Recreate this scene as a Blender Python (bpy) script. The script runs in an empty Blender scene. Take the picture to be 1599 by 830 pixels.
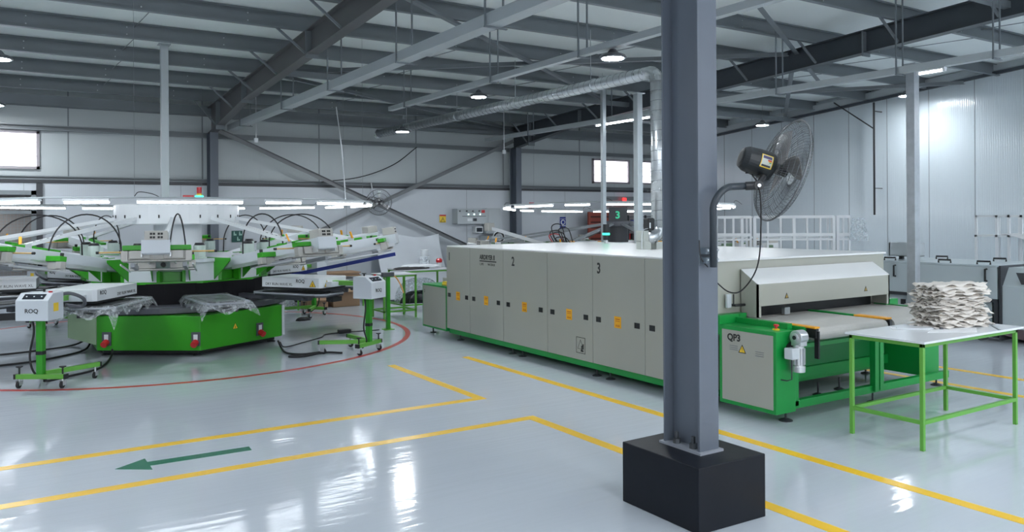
import bpy, bmesh, math, random
from math import sin, cos, tan, pi, radians, sqrt, atan2, hypot
from mathutils import Vector, Matrix
random.seed(7)
SC = bpy.context.scene
COL = SC.collection
R = radians

# ------------------------------------------------------------------ camera
cd = bpy.data.cameras.new('camera'); cam = bpy.data.objects.new('camera', cd); COL.objects.link(cam)
CAM_H, CAM_YAW, CAM_ROLL = 1.8, .5681, -.0061
_f = Vector((sin(CAM_YAW), cos(CAM_YAW), 0)); _r0 = Vector((cos(CAM_YAW), -sin(CAM_YAW), 0)); _u0 = Vector((0, 0, 1))
_r = _r0 * cos(CAM_ROLL) + _u0 * sin(CAM_ROLL); _u = -_r0 * sin(CAM_ROLL) + _u0 * cos(CAM_ROLL)
M = Matrix((_r, _u, -_f)).transposed().to_4x4(); M.translation = (0, 0, CAM_H)
cam.matrix_world = M
cd.sensor_width = 36; cd.lens = 1241.97 * 36 / 1599; cd.shift_y = -74.85 / 1599; cd.clip_start = .05; cd.clip_end = 200
SC.camera = cam
# ------------------------------------------------------------------ look and light levels
vs = SC.view_settings
vs.view_transform = 'Standard'; vs.look = 'None'; vs.gamma = 1; vs.use_curve_mapping = False; vs.exposure = 1.22
TUBE_E, BAY_E, FILL_E, SKY_E = 10.5, 150.0, 3.0, 1.5
w = bpy.data.worlds.new('sky'); SC.world = w; w.use_nodes = True
bgn = w.node_tree.nodes['Background']; bgn.inputs[0].default_value = (.90, .93, 1.0, 1); bgn.inputs[1].default_value = SKY_E
SC.cycles.max_bounces = 7; SC.cycles.diffuse_bounces = 4; SC.cycles.glossy_bounces = 4
SC.cycles.transparent_max_bounces = 12; SC.cycles.caustics_reflective = False; SC.cycles.caustics_refractive = False
SC.cycles.sample_clamp_indirect = 4.0; SC.cycles.use_denoising = True

# ------------------------------------------------------------------ materials
MATS = {}
def mat(name, col, rough=.5, metal=0.0, emit=0.0, var=.06, vscale=3.0, bump=0.0, bscale=40.0, spec=.5, alpha=1.0, trans=0.0, ecol=None, coat=0.0, rvar=0.0):
    if name in MATS: return MATS[name]
    m = bpy.data.materials.new(name); m.use_nodes = True; MATS[name] = m
    nt = m.node_tree; b = nt.nodes['Principled BSDF']
    b.inputs['Roughness'].default_value = rough; b.inputs['Metallic'].default_value = metal
    b.inputs['Specular IOR Level'].default_value = spec
    b.inputs['Coat Weight'].default_value = coat; b.inputs['Coat Roughness'].default_value = .08
    b.inputs['Alpha'].default_value = alpha; b.inputs['Transmission Weight'].default_value = trans
    tc = nt.nodes.new('ShaderNodeTexCoord')
    n = nt.nodes.new('ShaderNodeTexNoise'); n.inputs['Scale'].default_value = vscale; n.inputs['Detail'].default_value = 4
    nt.links.new(tc.outputs['Object'], n.inputs['Vector'])
    mx = nt.nodes.new('ShaderNodeMix'); mx.data_type = 'RGBA'
    lo = tuple(max(0, c * (1 - var)) for c in col); hi = tuple(min(1, c * (1 + var)) for c in col)
    mx.inputs[6].default_value = (*lo, 1); mx.inputs[7].default_value = (*hi, 1)
    nt.links.new(n.outputs['Fac'], mx.inputs[0]); nt.links.new(mx.outputs[2], b.inputs['Base Color'])
    if emit > 0:
        b.inputs['Emission Color'].default_value = (*(ecol or col), 1); b.inputs['Emission Strength'].default_value = emit
    if rvar > 0:
        mr = nt.nodes.new('ShaderNodeMapRange'); mr.inputs[3].default_value = max(0, rough - rvar); mr.inputs[4].default_value = rough + rvar
        nt.links.new(n.outputs['Fac'], mr.inputs[0]); nt.links.new(mr.outputs[0], b.inputs['Roughness'])
    if bump > 0:
        n2 = nt.nodes.new('ShaderNodeTexNoise'); n2.inputs['Scale'].default_value = bscale; n2.inputs['Detail'].default_value = 3
        bp = nt.nodes.new('ShaderNodeBump'); bp.inputs['Strength'].default_value = bump; bp.inputs['Distance'].default_value = .01
        nt.links.new(tc.outputs['Object'], n2.inputs['Vector']); nt.links.new(n2.outputs['Fac'], bp.inputs['Height'])
        nt.links.new(bp.outputs[0], b.inputs['Normal'])
    return m

def epoxy():
    m = mat('grey_epoxy_floor', (.545, .59, .645), rough=.16, var=.05, vscale=.35, spec=.55)
    nt = m.node_tree; b = nt.nodes['Principled BSDF']; tc = [n for n in nt.nodes if n.type == 'TEX_COORD'][0]
    n1 = nt.nodes.new('ShaderNodeTexNoise'); n1.inputs['Scale'].default_value = 2.2; n1.inputs['Detail'].default_value = 2
    mp = nt.nodes.new('ShaderNodeMapping'); mp.inputs['Scale'].default_value = (.22, 1.9, 1); mp.inputs['Rotation'].default_value = (0, 0, R(-12))
    nt.links.new(tc.outputs['Object'], mp.inputs[0]); nt.links.new(mp.outputs[0], n1.inputs['Vector'])
    n2 = nt.nodes.new('ShaderNodeTexNoise'); n2.inputs['Scale'].default_value = 9; n2.inputs['Detail'].default_value = 2
    nt.links.new(mp.outputs[0], n2.inputs['Vector'])
    ad = nt.nodes.new('ShaderNodeMath'); ad.operation = 'MULTIPLY_ADD'; ad.inputs[1].default_value = .42
    nt.links.new(n2.outputs['Fac'], ad.inputs[0]); nt.links.new(n1.outputs['Fac'], ad.inputs[2])
    bp = nt.nodes.new('ShaderNodeBump'); bp.inputs['Strength'].default_value = .24; bp.inputs['Distance'].default_value = .012
    nt.links.new(ad.outputs[0], bp.inputs['Height']); nt.links.new(bp.outputs[0], b.inputs['Normal'])
    mr = nt.nodes.new('ShaderNodeMapRange'); mr.inputs[1].default_value = .3; mr.inputs[2].default_value = .7
    mr.inputs[3].default_value = .06; mr.inputs[4].default_value = .14
    n3 = nt.nodes.new('ShaderNodeTexNoise'); n3.inputs['Scale'].default_value = .9; n3.inputs['Detail'].default_value = 5
    nt.links.new(tc.outputs['Object'], n3.inputs['Vector']); nt.links.new(n3.outputs['Fac'], mr.inputs[0]); nt.links.new(mr.outputs[0], b.inputs['Roughness'])
    return m

def panel_wall(name, col, rough, axis, ribs=22.0, strength=.25):
    """painted sandwich panel with fine vertical ribs"""
    m = mat(name, col, rough=rough, var=.03, vscale=1.2, spec=.5)
    nt = m.node_tree; b = nt.nodes['Principled BSDF']; tc = [n for n in nt.nodes if n.type == 'TEX_COORD'][0]
    wv = nt.nodes.new('ShaderNodeTexWave'); wv.wave_type = 'BANDS'; wv.bands_direction = axis; wv.wave_profile = 'SIN'
    wv.inputs['Scale'].default_value = ribs / (2 * pi) * .99; wv.inputs['Distortion'].default_value = 0
    nt.links.new(tc.outputs['Object'], wv.inputs['Vector'])
    bp = nt.nodes.new('ShaderNodeBump'); bp.inputs['Strength'].default_value = strength; bp.inputs['Distance'].default_value = .01
    nt.links.new(wv.outputs['Fac'], bp.inputs['Height']); nt.links.new(bp.outputs[0], b.inputs['Normal'])
    return m

def plastic_film(name='clear_plastic_film', mixf=.34, col=(.8, .85, .88)):
    if name in MATS: return MATS[name]
    m = bpy.data.materials.new(name); m.use_nodes = True; MATS[name] = m; nt = m.node_tree
    b = nt.nodes['Principled BSDF']; b.inputs['Base Color'].default_value = (*col, 1); b.inputs['Roughness'].default_value = .12
    tr = nt.nodes.new('ShaderNodeBsdfTransparent'); tr.inputs[0].default_value = (.93, .95, .96, 1)
    mx = nt.nodes.new('ShaderNodeMixShader'); tc = nt.nodes.new('ShaderNodeTexCoord')
    n = nt.nodes.new('ShaderNodeTexNoise'); n.inputs['Scale'].default_value = 14; n.inputs['Detail'].default_value = 4; n.inputs['Distortion'].default_value = 1.5
    nt.links.new(tc.outputs['Object'], n.inputs['Vector'])
    mr = nt.nodes.new('ShaderNodeMapRange'); mr.inputs[1].default_value = .35; mr.inputs[2].default_value = .7
    mr.inputs[3].default_value = mixf * .35; mr.inputs[4].default_value = min(1, mixf * 1.5)
    nt.links.new(n.outputs['Fac'], mr.inputs[0]); nt.links.new(mr.outputs[0], mx.inputs[0])
    bp = nt.nodes.new('ShaderNodeBump'); bp.inputs['Strength'].default_value = .5; bp.inputs['Distance'].default_value = .01
    nt.links.new(n.outputs['Fac'], bp.inputs['Height']); nt.links.new(bp.outputs[0], b.inputs['Normal'])
    nt.links.new(tr.outputs[0], mx.inputs[1]); nt.links.new(b.outputs[0], mx.inputs[2])
    nt.links.new(mx.outputs[0], nt.nodes['Material Output'].inputs[0])
    return m

FLOOR = epoxy()
WALLB = panel_wall('off_white_wall_panel', (.54, .58, .62), .38, 'X', 60, .05)
WALLU = panel_wall('aged_grey_wall_panel', (.49, .535, .545), .45, 'X', 60, .05)
WALLR = panel_wall('glossy_ribbed_wall_panel', (.62, .69, .73), .17, 'Y', 46, .22)
WALLF = panel_wall('plain_wall_panel', (.5, .53, .55), .45, 'X', 40, .05)
ROOF = mat('roof_insulation', (.88, .93, .92), .6, var=.06, vscale=.8, bump=.15, bscale=3)
STEELD = mat('deep_blue_grey_steel', (.05, .06, .072), .42, var=.1)
STEEL = mat('dark_grey_steel_paint', (.155, .178, .195), .42, var=.12, vscale=2)
STEELM = mat('mid_grey_steel_paint', (.20, .225, .24), .42, var=.08)
COLB = mat('blue_grey_column_paint', (.125, .145, .178), .35, var=.08, vscale=4, bump=.04, bscale=8)
PLINTH = mat('black_plinth_paint', (.006, .008, .013), .45, var=.2, vscale=6, bump=.08, bscale=12, spec=.25)
GALV = mat('galvanised_steel', (.50, .54, .56), .33, metal=.75, var=.12, vscale=14, rvar=.08)
TRAY = mat('grey_cable_trunking', (.42, .46, .48), .35, var=.05)
DUCT = mat('spiral_duct_metal', (.58, .61, .63), .30, metal=.9, var=.15, vscale=20, rvar=.08)
WHITE = mat('white_powder_coat', (.72, .75, .77), .32, var=.02)
WHITEG = mat('light_grey_enamel', (.58, .62, .66), .32, var=.03)
CREAM = mat('warm_grey_dryer_panel', (.385, .39, .34), .42, var=.03)  # warm grey lowered to carry the shade on the dryer's sides
CREAMT = mat('dryer_top_sheet', (.78, .79, .79), .28, var=.04, vscale=2, bump=.05, bscale=4)  # upward faces coloured lighter to carry the light from above
GREEN = mat('bright_green_enamel', (.035, .33, .012), .32, var=.05)
LIME = mat('lime_green_enamel', (.13, .40, .055), .35, var=.05)
DGREEN = mat('deep_green_enamel', (.005, .29, .05), .35, var=.05)
BLACK = mat('black_plastic', (.012, .013, .015), .4, var=.1)
RUBBER = mat('black_rubber', (.015, .015, .017), .6, var=.1)
DGREY = mat('charcoal_coating', (.035, .038, .045), .42, var=.1)
MGREY = mat('dark_grey_coating', (.085, .09, .105), .35, var=.1)
ALU = mat('aluminium', (.62, .64, .66), .3, metal=.7, var=.06)
CHROME = mat('chrome', (.7, .7, .72), .15, metal=1.0, var=.03)
BEIGE = mat('beige_machined_metal', (.45, .44, .41), .4, metal=.3, var=.08)
SERVO = mat('servo_motor_enamel', (.50, .60, .55), .35, var=.04)
ORANGE = mat('orange_enamel', (.85, .38, .02), .4, var=.04)
YELLOW = mat('yellow_label', (.85, .58, .03), .45, var=.04)
AMBERL = mat('amber_label', (.85, .42, .01), .45, var=.04)
RED = mat('red_plastic', (.55, .02, .025), .35, var=.05)
BLUE = mat('blue_squeegee', (.01, .03, .25), .35, var=.05)
BELT = mat('conveyor_belt_mesh', (.50, .49, .46), .65, var=.06, vscale=30, bump=.3, bscale=300)
YLINE = mat('yellow_floor_paint', (.92, .56, .03), .3, var=.08, vscale=2)
RLINE = mat('red_floor_paint', (.50, .045, .04), .3, var=.12, vscale=2)
GLINE = mat('green_floor_paint', (.008, .16, .085), .22, var=.1)
TOPW = mat('white_laminate', (.74, .77, .80), .2, var=.01)
CLOTH = mat('natural_canvas', (.70, .66, .61), .85, var=.08, vscale=6, bump=.25, bscale=60)
PAPER = mat('white_paper', (.80, .81, .83), .6, var=.02)
CARD = mat('brown_cardboard', (.36, .23, .14), .75, var=.12)
INKM = mat('black_ink', (.01, .012, .012), .5, var=.05)
SCREEN = mat('dark_display', (.015, .02, .03), .15, var=.1)
TUBE = mat('fluorescent_tube', (1, 1, 1), .4, emit=TUBE_E, ecol=(.88, .93, 1.0), var=0)
BAYE = mat('lamp_diffuser', (1, 1, 1), .4, emit=BAY_E, ecol=(.90, .95, 1.0), var=0)
LEDG = mat('green_led', (.0, .6, .35), .4, emit=3.0, ecol=(.02, 1, .45), var=0)
LEDR = mat('red_led', (.8, .02, .02), .4, emit=1.2, ecol=(1, .03, .03), var=0)
LEDW = mat('pilot_led', (.6, 1, .9), .4, emit=4.0, ecol=(.6, 1, .9), var=0)
LENSR = mat('red_lens', (.45, .01, .02), .25, var=.05)
LENSO = mat('orange_lens', (.75, .20, .01), .25, var=.05)
FILM = plastic_film()
FILMW = plastic_film('milky_plastic_sheet', .62, (.80, .84, .88))
WIRE = mat('fan_wire_chrome', (.16, .17, .18), .35, metal=.5, var=.05)

KEEP = {'label_print', 'spiral_seam', 'pictogram', 'vent_slot', 'panel_joint', 'wire_mesh', 'shutter', 'wire_cage', 'key', 'hazard_plate', 'slats',
        'pane_bar', 'fan_blade', 'panelling', 'sag_rod', 'purlin_bolt', 'exclamation_mark', 'motor_body', 'pallet', 'symbol', 'switch_marks'}
REG = {}
def reg(o, parent):
    if parent is not None: REG.setdefault(parent.name, []).append(o)
def cp(o, parent):
    c = o.copy(); COL.objects.link(c); c.parent = parent; reg(c, parent)
    for k in REG.get(o.name, []): cp(k, c)
    return c
# ------------------------------------------------------------------ mesh building
class MB:
    def __init__(s): s.bm = bmesh.new()
    def box(s, x0, x1, y0, y1, z0, z1, mtx=None):
        co = [(x, y, z) for x in (x0, x1) for y in (y0, y1) for z in (z0, z1)]
        v = [s.bm.verts.new(Vector(c) if mtx is None else mtx @ Vector(c)) for c in co]
        for f in ((0, 1, 3, 2), (4, 6, 7, 5), (0, 4, 5, 1), (2, 3, 7, 6), (0, 2, 6, 4), (1, 5, 7, 3)):
            s.bm.faces.new([v[i] for i in f])
        return s
    def extr(s, pts, vec):
        """extrude a closed planar outline (3D points) along vec"""
        vec = Vector(vec); a = [s.bm.verts.new(Vector(p)) for p in pts]; b = [s.bm.verts.new(Vector(p) + vec) for p in pts]
        n = len(pts); s.bm.faces.new(a[::-1]); s.bm.faces.new(b)
        for i in range(n): s.bm.faces.new([a[i], a[(i + 1) % n], b[(i + 1) % n], b[i]])
        return s
    def prism(s, poly, z0, z1): return s.extr([(x, y, z0) for x, y in poly], (0, 0, z1 - z0))
    def beam(s, p0, p1, sec, up=(0, 0, 1)):
        """sweep a 2D section (side, up) from p0 to p1"""
        p0 = Vector(p0); p1 = Vector(p1); d = (p1 - p0).normalized(); up = Vector(up); sd = d.cross(up).normalized(); u = sd.cross(d)
        return s.extr([p0 + sd * a + u * b for a, b in sec], p1 - p0)
    def cyl(s, p0, p1, r0, r1=None, n=16):
        p0 = Vector(p0); p1 = Vector(p1); r1 = r0 if r1 is None else r1; d = (p1 - p0).normalized()
        a = Vector((0, 0, 1)) if abs(d.z) < .9 else Vector((1, 0, 0)); e = d.cross(a).normalized(); g = d.cross(e)
        A = [s.bm.verts.new(p0 + (e * cos(2 * pi * i / n) + g * sin(2 * pi * i / n)) * r0) for i in range(n)]
        B = [s.bm.verts.new(p1 + (e * cos(2 * pi * i / n) + g * sin(2 * pi * i / n)) * r1) for i in range(n)]
        s.bm.faces.new(A); s.bm.faces.new(B[::-1])
        for i in range(n): s.bm.faces.new([A[i], B[i], B[(i + 1) % n], A[(i + 1) % n]])
        return s
    def tube(s, pts, r, n=8, closed=False):
        P = [Vector(p) for p in pts]; N = len(P); rings = []; e = None
        for i in range(N):
            if closed: d = (P[(i + 1) % N] - P[i - 1])
            else: d = P[min(i + 1, N - 1)] - P[max(i - 1, 0)]
            if d.length < 1e-9: d = Vector((0, 0, 1))
            d.normalize()
            if e is None:
                a = Vector((0, 0, 1)) if abs(d.z) < .9 else Vector((1, 0, 0)); e = d.cross(a).normalized()
            else:
                e = (e - d * e.dot(d)); e = e.normalized() if e.length > 1e-6 else d.orthogonal().normalized()
            g = d.cross(e); rr = r[i] if isinstance(r, (list, tuple)) else r
            rings.append([s.bm.verts.new(P[i] + (e * cos(2 * pi * k / n) + g * sin(2 * pi * k / n)) * rr) for k in range(n)])
        for i in range(N if closed else N - 1):
            A = rings[i]; B = rings[(i + 1) % N]
            for k in range(n): s.bm.faces.new([A[k], B[k], B[(k + 1) % n], A[(k + 1) % n]])
        if not closed: s.bm.faces.new(rings[0]); s.bm.faces.new(rings[-1][::-1])
        return s
    def ring(s, c, rad, r, ax=(0, 0, 1), seg=32, n=6, a0=0, a1=None):
        ax = Vector(ax).normalized(); a = Vector((1, 0, 0)) if abs(ax.x) < .9 else Vector((0, 1, 0))
        e = ax.cross(a).normalized(); g = ax.cross(e); c = Vector(c)
        if a1 is None: return s.tube([c + (e * cos(2 * pi * i / seg) + g * sin(2 * pi * i / seg)) * rad for i in range(seg)], r, n, True)
        return s.tube([c + (e * cos(a0 + (a1 - a0) * i / seg) + g * sin(a0 + (a1 - a0) * i / seg)) * rad for i in range(seg + 1)], r, n)
    def quad(s, *p):
        s.bm.faces.new([s.bm.verts.new(Vector(q)) for q in p]); return s
    def grid(s, fn, nu, nv):
        V = [[s.bm.verts.new(Vector(fn(i / nu, j / nv))) for j in range(nv + 1)] for i in range(nu + 1)]
        for i in range(nu):
            for j in range(nv): s.bm.faces.new([V[i][j], V[i + 1][j], V[i + 1][j + 1], V[i][j + 1]])
        return s
    def lathe(s, prof, c=(0, 0, 0), n=24, ax=None):
        """prof: (radius, height) about axis ax through c"""
        ax = Vector(ax or (0, 0, 1)).normalized(); a = Vector((1, 0, 0)) if abs(ax.x) < .9 else Vector((0, 1, 0))
        e = ax.cross(a).normalized(); g = ax.cross(e); c = Vector(c); rr = []
        for r, h in prof:
            rr.append([s.bm.verts.new(c + ax * h + (e * cos(2 * pi * k / n) + g * sin(2 * pi * k / n)) * max(r, 1e-4)) for k in range(n)])
        for A, B in zip(rr, rr[1:]):
            for k in range(n): s.bm.faces.new([A[k], B[k], B[(k + 1) % n], A[(k + 1) % n]])
        s.bm.faces.new(rr[0]); s.bm.faces.new(rr[-1][::-1])
        return s
    def mesh(s, name, m, smooth=False, off=None):
        bmesh.ops.recalc_face_normals(s.bm, faces=s.bm.faces)
        if off is not None: bmesh.ops.translate(s.bm, verts=s.bm.verts, vec=-Vector(off))
        me = bpy.data.meshes.new(name); s.bm.to_mesh(me); s.bm.free(); me.materials.append(m)
        if smooth:
            for p in me.polygons: p.use_smooth = True
        return me
    def clusters(s, gap=.004):
        """pieces of the mesh that neither share vertices nor touch"""
        bm = s.bm; bm.verts.ensure_lookup_table(); bm.verts.index_update(); seen = [False] * len(bm.verts); isl = []
        for v in bm.verts:
            if seen[v.index]: continue
            st = [v]; seen[v.index] = True; comp = []
            while st:
                q = st.pop(); comp.append(q)
                for e in q.link_edges:
                    o = e.other_vert(q)
                    if not seen[o.index]: seen[o.index] = True; st.append(o)
            lo = [min(q.co[i] for q in comp) - gap for i in range(3)]; hi = [max(q.co[i] for q in comp) + gap for i in range(3)]
            isl.append([comp, lo, hi])
        n = len(isl); par = list(range(n))
        def find(i):
            while par[i] != i: i = par[i]
            return i
        if n > 160: return [[v for c in isl for v in c[0]]]
        for i in range(n):
            for j in range(i + 1, n):
                if all(isl[i][1][k] <= isl[j][2][k] and isl[j][1][k] <= isl[i][2][k] for k in range(3)): par[find(i)] = find(j)
        out = {}
        for i in range(n): out.setdefault(find(i), []).extend(isl[i][0])
        return list(out.values())
    def build(s, name, m, parent=None, smooth=False, bev=0.0, origin=None, local=False):
        """one object; pieces that stand apart become objects of their own (surface prints and seams stay together)"""
        if parent is not None and name not in KEEP:
            cl = s.clusters()
            if 1 < len(cl) <= 60:
                first = None
                for comp in cl:
                    t = MB(); mp = {v: t.bm.verts.new(v.co) for v in comp}; fs = set(f for v in comp for f in v.link_faces)
                    for f in sorted(fs, key=lambda f: f.index): t.bm.faces.new([mp[v] for v in f.verts])
                    o = t._build(name, m, parent, smooth, bev, origin, local); first = first or o
                s.bm.free(); return first
        return s._build(name, m, parent, smooth, bev, origin, local)
    def _build(s, name, m, parent=None, smooth=False, bev=0.0, origin=None, local=False):
        off = None
        if parent is not None and not local: off = parent['_w'] if '_w' in parent else (0, 0, 0)
        if parent is None:
            s.bm.verts.ensure_lookup_table(); xs = [v.co for v in s.bm.verts]
            if origin is None:
                lo = Vector([min(v[i] for v in xs) for i in range(3)]); hi = Vector([max(v[i] for v in xs) for i in range(3)])
                origin = ((lo.x + hi.x) / 2, (lo.y + hi.y) / 2, lo.z)
            off = origin
        me = s.mesh(name, m, smooth, off)
        o = bpy.data.objects.new(name, me); COL.objects.link(o)
        reg(o, parent)
        if parent is not None: o.parent = parent; o['_w'] = tuple(parent['_w']) if '_w' in parent else (0, 0, 0)
        else: o.location = origin; o['_w'] = tuple(origin)
        if smooth == 'auto' or bev > 0:
            if bev > 0:
                bv = o.modifiers.new('edge', 'BEVEL'); bv.width = bev; bv.segments = 2; bv.limit_method = 'ANGLE'; bv.angle_limit = R(40)
        return o

def tag(o, label=None, cat=None, group=None, kind=None):
    if label: o['label'] = label
    if cat: o['category'] = cat
    if group: o['group'] = group
    if kind: o['kind'] = kind
    return o
def thing(name, loc, label=None, cat=None, rz=0, group=None, kind=None):
    o = bpy.data.objects.new(name, None); COL.objects.link(o); o.empty_display_size = .1
    o.location = loc; o.rotation_euler = (0, 0, rz); o['_w'] = tuple(loc)
    return tag(o, label, cat, group, kind)
def inst(me_obj, parent, rz=0, loc=None):
    c = me_obj.copy(); COL.objects.link(c); c.parent = parent; c.rotation_euler = (0, 0, rz)
    if loc is not None: c.location = loc
    return c
def kids(o): return [c for c in bpy.data.objects if c.parent == o]
def copy_tree(o, parent=None, childmap=None):
    if childmap is None:
        childmap = {}
        for c in bpy.data.objects:
            if c.parent: childmap.setdefault(c.parent.name, []).append(c)
    c = o.copy(); COL.objects.link(c); c.parent = parent
    for k in childmap.get(o.name, []): copy_tree(k, c, childmap)
    return c
def text(body, size, m, parent, org, xd, yd, name='lettering', sx=1.0, ext=.0006, bold=0.0, local=False, label=None):
    """flat lettering: org = left end of baseline, xd/yd = reading and up directions"""
    cu = bpy.data.curves.new(name, 'FONT'); cu.body = body; cu.size = size; cu.extrude = ext; cu.offset = bold; cu.resolution_u = 3
    t = bpy.data.objects.new(name, cu); COL.objects.link(t)
    dg = bpy.context.evaluated_depsgraph_get(); me = bpy.data.meshes.new_from_object(t.evaluated_get(dg))
    bpy.data.objects.remove(t)
    xd = Vector(xd).normalized(); yd = Vector(yd).normalized(); zd = xd.cross(yd)
    mx = Matrix((xd * sx, yd, zd)).transposed().to_4x4(); off = Vector((0, 0, 0))
    if parent is not None and not local and '_w' in parent: off = Vector(parent['_w'])
    mx.translation = Vector(org) - off
    me.transform(mx); me.materials.clear(); me.materials.append(m)
    o = bpy.data.objects.new(name, me); COL.objects.link(o); o.parent = parent; o['_w'] = tuple(off); reg(o, parent)
    if label: o['label'] = label
    return o
def isec(h, b, tw=.01, tf=.014):
    return [(-b / 2, -h / 2), (b / 2, -h / 2), (b / 2, -h / 2 + tf), (tw / 2, -h / 2 + tf), (tw / 2, h / 2 - tf), (b / 2, h / 2 - tf),
            (b / 2, h / 2), (-b / 2, h / 2), (-b / 2, h / 2 - tf), (-tw / 2, h / 2 - tf), (-tw / 2, -h / 2 + tf), (-b / 2, -h / 2 + tf)]
def rect(a, b): return [(-a / 2, -b / 2), (a / 2, -b / 2), (a / 2, b / 2), (-a / 2, b / 2)]
def lsec(a, t): return [(0, 0), (a, 0), (a, t), (t, t), (t, a), (0, a)]
def arc(c, r, a0, a1, n, ex, ey):
    c = Vector(c); ex = Vector(ex); ey = Vector(ey)
    return [c + ex * r * cos(a0 + (a1 - a0) * i / n) + ey * r * sin(a0 + (a1 - a0) * i / n) for i in range(n + 1)]
def bez(p, n=16):
    """smooth curve through points (Catmull-Rom)"""
    P = [Vector(q) for q in p]; P = [P[0] * 2 - P[1]] + P + [P[-1] * 2 - P[-2]]; out = []
    for i in range(1, len(P) - 2):
        for k in range(n):
            t = k / n; a, b, c, d = P[i - 1], P[i], P[i + 1], P[i + 2]
            out.append(.5 * ((2 * b) + (c - a) * t + (2 * a - 5 * b + 4 * c - d) * t * t + (3 * b - a - 3 * c + d) * t ** 3))
    out.append(P[-2]); return out
# ================================================================== ROOM SHELL
XL, XR, YF, YB = -9.0, 16.5, -8.0, 17.25
def roofz(y): return 5.16 - .05 * y
fl = MB().box(XL - .2, XR + .2, YF - .2, YB + 2.2, -.1, 0).build('floor', FLOOR, origin=(0, 0, 0)); tag(fl, kind='structure')
# painted markings: thin coats of paint on the floor, parts of it
def stripe(pts, wd, m, name, z=.0015, label=None):
    b = MB()
    for (a, c) in zip(pts, pts[1:]):
        a = Vector((*a, 0)); c = Vector((*c, 0)); d = (c - a).normalized(); n = Vector((-d.y, d.x, 0)) * wd / 2
        a2 = a - d * wd / 2; c2 = c + d * wd / 2
        b.extr([a2 - n, c2 - n, c2 + n, a2 + n], (0, 0, z)); z += .0002
    o = b.build(name, m, fl); tag(o, label); return o
stripe([(-9, 6.89), (4.0, 6.88), (4.0, 9.0)], .10, YLINE, 'yellow_line', label='yellow line turning the corner inside the walkway, towards the round machine')
stripe([(-9, 5.97), (4.0, 5.96), (4.02, -8)], .10, YLINE, 'yellow_line', label='yellow line along the near edge of the walkway, bending past the black plinth')
stripe([(5.04, 9.0), (5.04, -8)], .10, YLINE, 'yellow_line', label='yellow line running beside the long dryer')
stripe([(8.50, 10.5), (8.50, -2)], .10, YLINE, 'yellow_line', label='yellow line on the far side of the dryer')
stripe([(9.36, 10.5), (9.36, -2)], .10, YLINE, 'yellow_line', label='second yellow line on the far side of the dryer')
b = MB(); n = 128; RC = (2.10, 12.93)
for i in range(n):
    a0 = 2 * pi * i / n; a1 = 2 * pi * (i + 1) / n
    b.extr([(RC[0] + r * cos(a), RC[1] + r * sin(a), 0) for r, a in ((3.53, a0), (3.61, a0), (3.61, a1), (3.53, a1))], (0, 0, .0012))
b.build('red_ring', RLINE, fl)
# green arrow on the walkway
b = MB(); ax0, ax1 = Vector((.98, 6.42, 0)), Vector((2.35, 6.44, 0))
b.extr([(.665, 6.405, 0), (.885, 6.565, 0), (.888, 6.462, 0), (1.627, 6.450, 0), (1.621, 6.342, 0), (.892, 6.354, 0), (.893, 6.246, 0)], (0, 0, .0016))
b.build('arrow_marking', GLINE, fl)

ce = MB()
ce.extr([(XL - .2, YF, roofz(YF)), (XL - .2, YB + .15, roofz(YB + .15)), (XR + .2, YB + .15, roofz(YB + .15)), (XR + .2, YF, roofz(YF))], (0, 0, .08))
ceil = ce.build('ceiling', ROOF, origin=(0, 0, 0)); tag(ceil, kind='structure')
PY = [16.35 - 1.38 * k for k in range(18)]
zsec = [(-.035, -.11), (-.035, -.095), (-.002, -.107), (-.002, .11), (.06, .11), (.06, .095), (.063, .095), (.063, .113), (.001, .113), (.001, -.104), (-.032, -.092), (-.038, -.092)]
def csec(h, f, t=.004, lip=.02):
    return [(0, -h / 2), (f, -h / 2), (f, -h / 2 + lip), (f - t, -h / 2 + lip), (f - t, -h / 2 + t), (t, -h / 2 + t), (t, h / 2 - t), (f - t, h / 2 - t),
            (f - t, h / 2 - lip), (f, h / 2 - lip), (f, h / 2), (0, h / 2)]
for y in PY:
    z = roofz(y) - .112
    MB().beam((XL, y, z), (XR, y, z), csec(.22, .07)).build('purlin', STEEL, ceil)
    # pairs of bolts at the laps show as pale dots
# sag rods between purlins
b = MB()
for x in (-.9, 1.55, 6.0, 8.5, 13.2):
    for y0, y1 in zip(PY, PY[1:]):
        b.cyl((x, y0, roofz(y0) - .05), (x + .03, y1, roofz(y1) - .17), .006, n=6)
b.build('sag_rod', STEELM, ceil)
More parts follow.
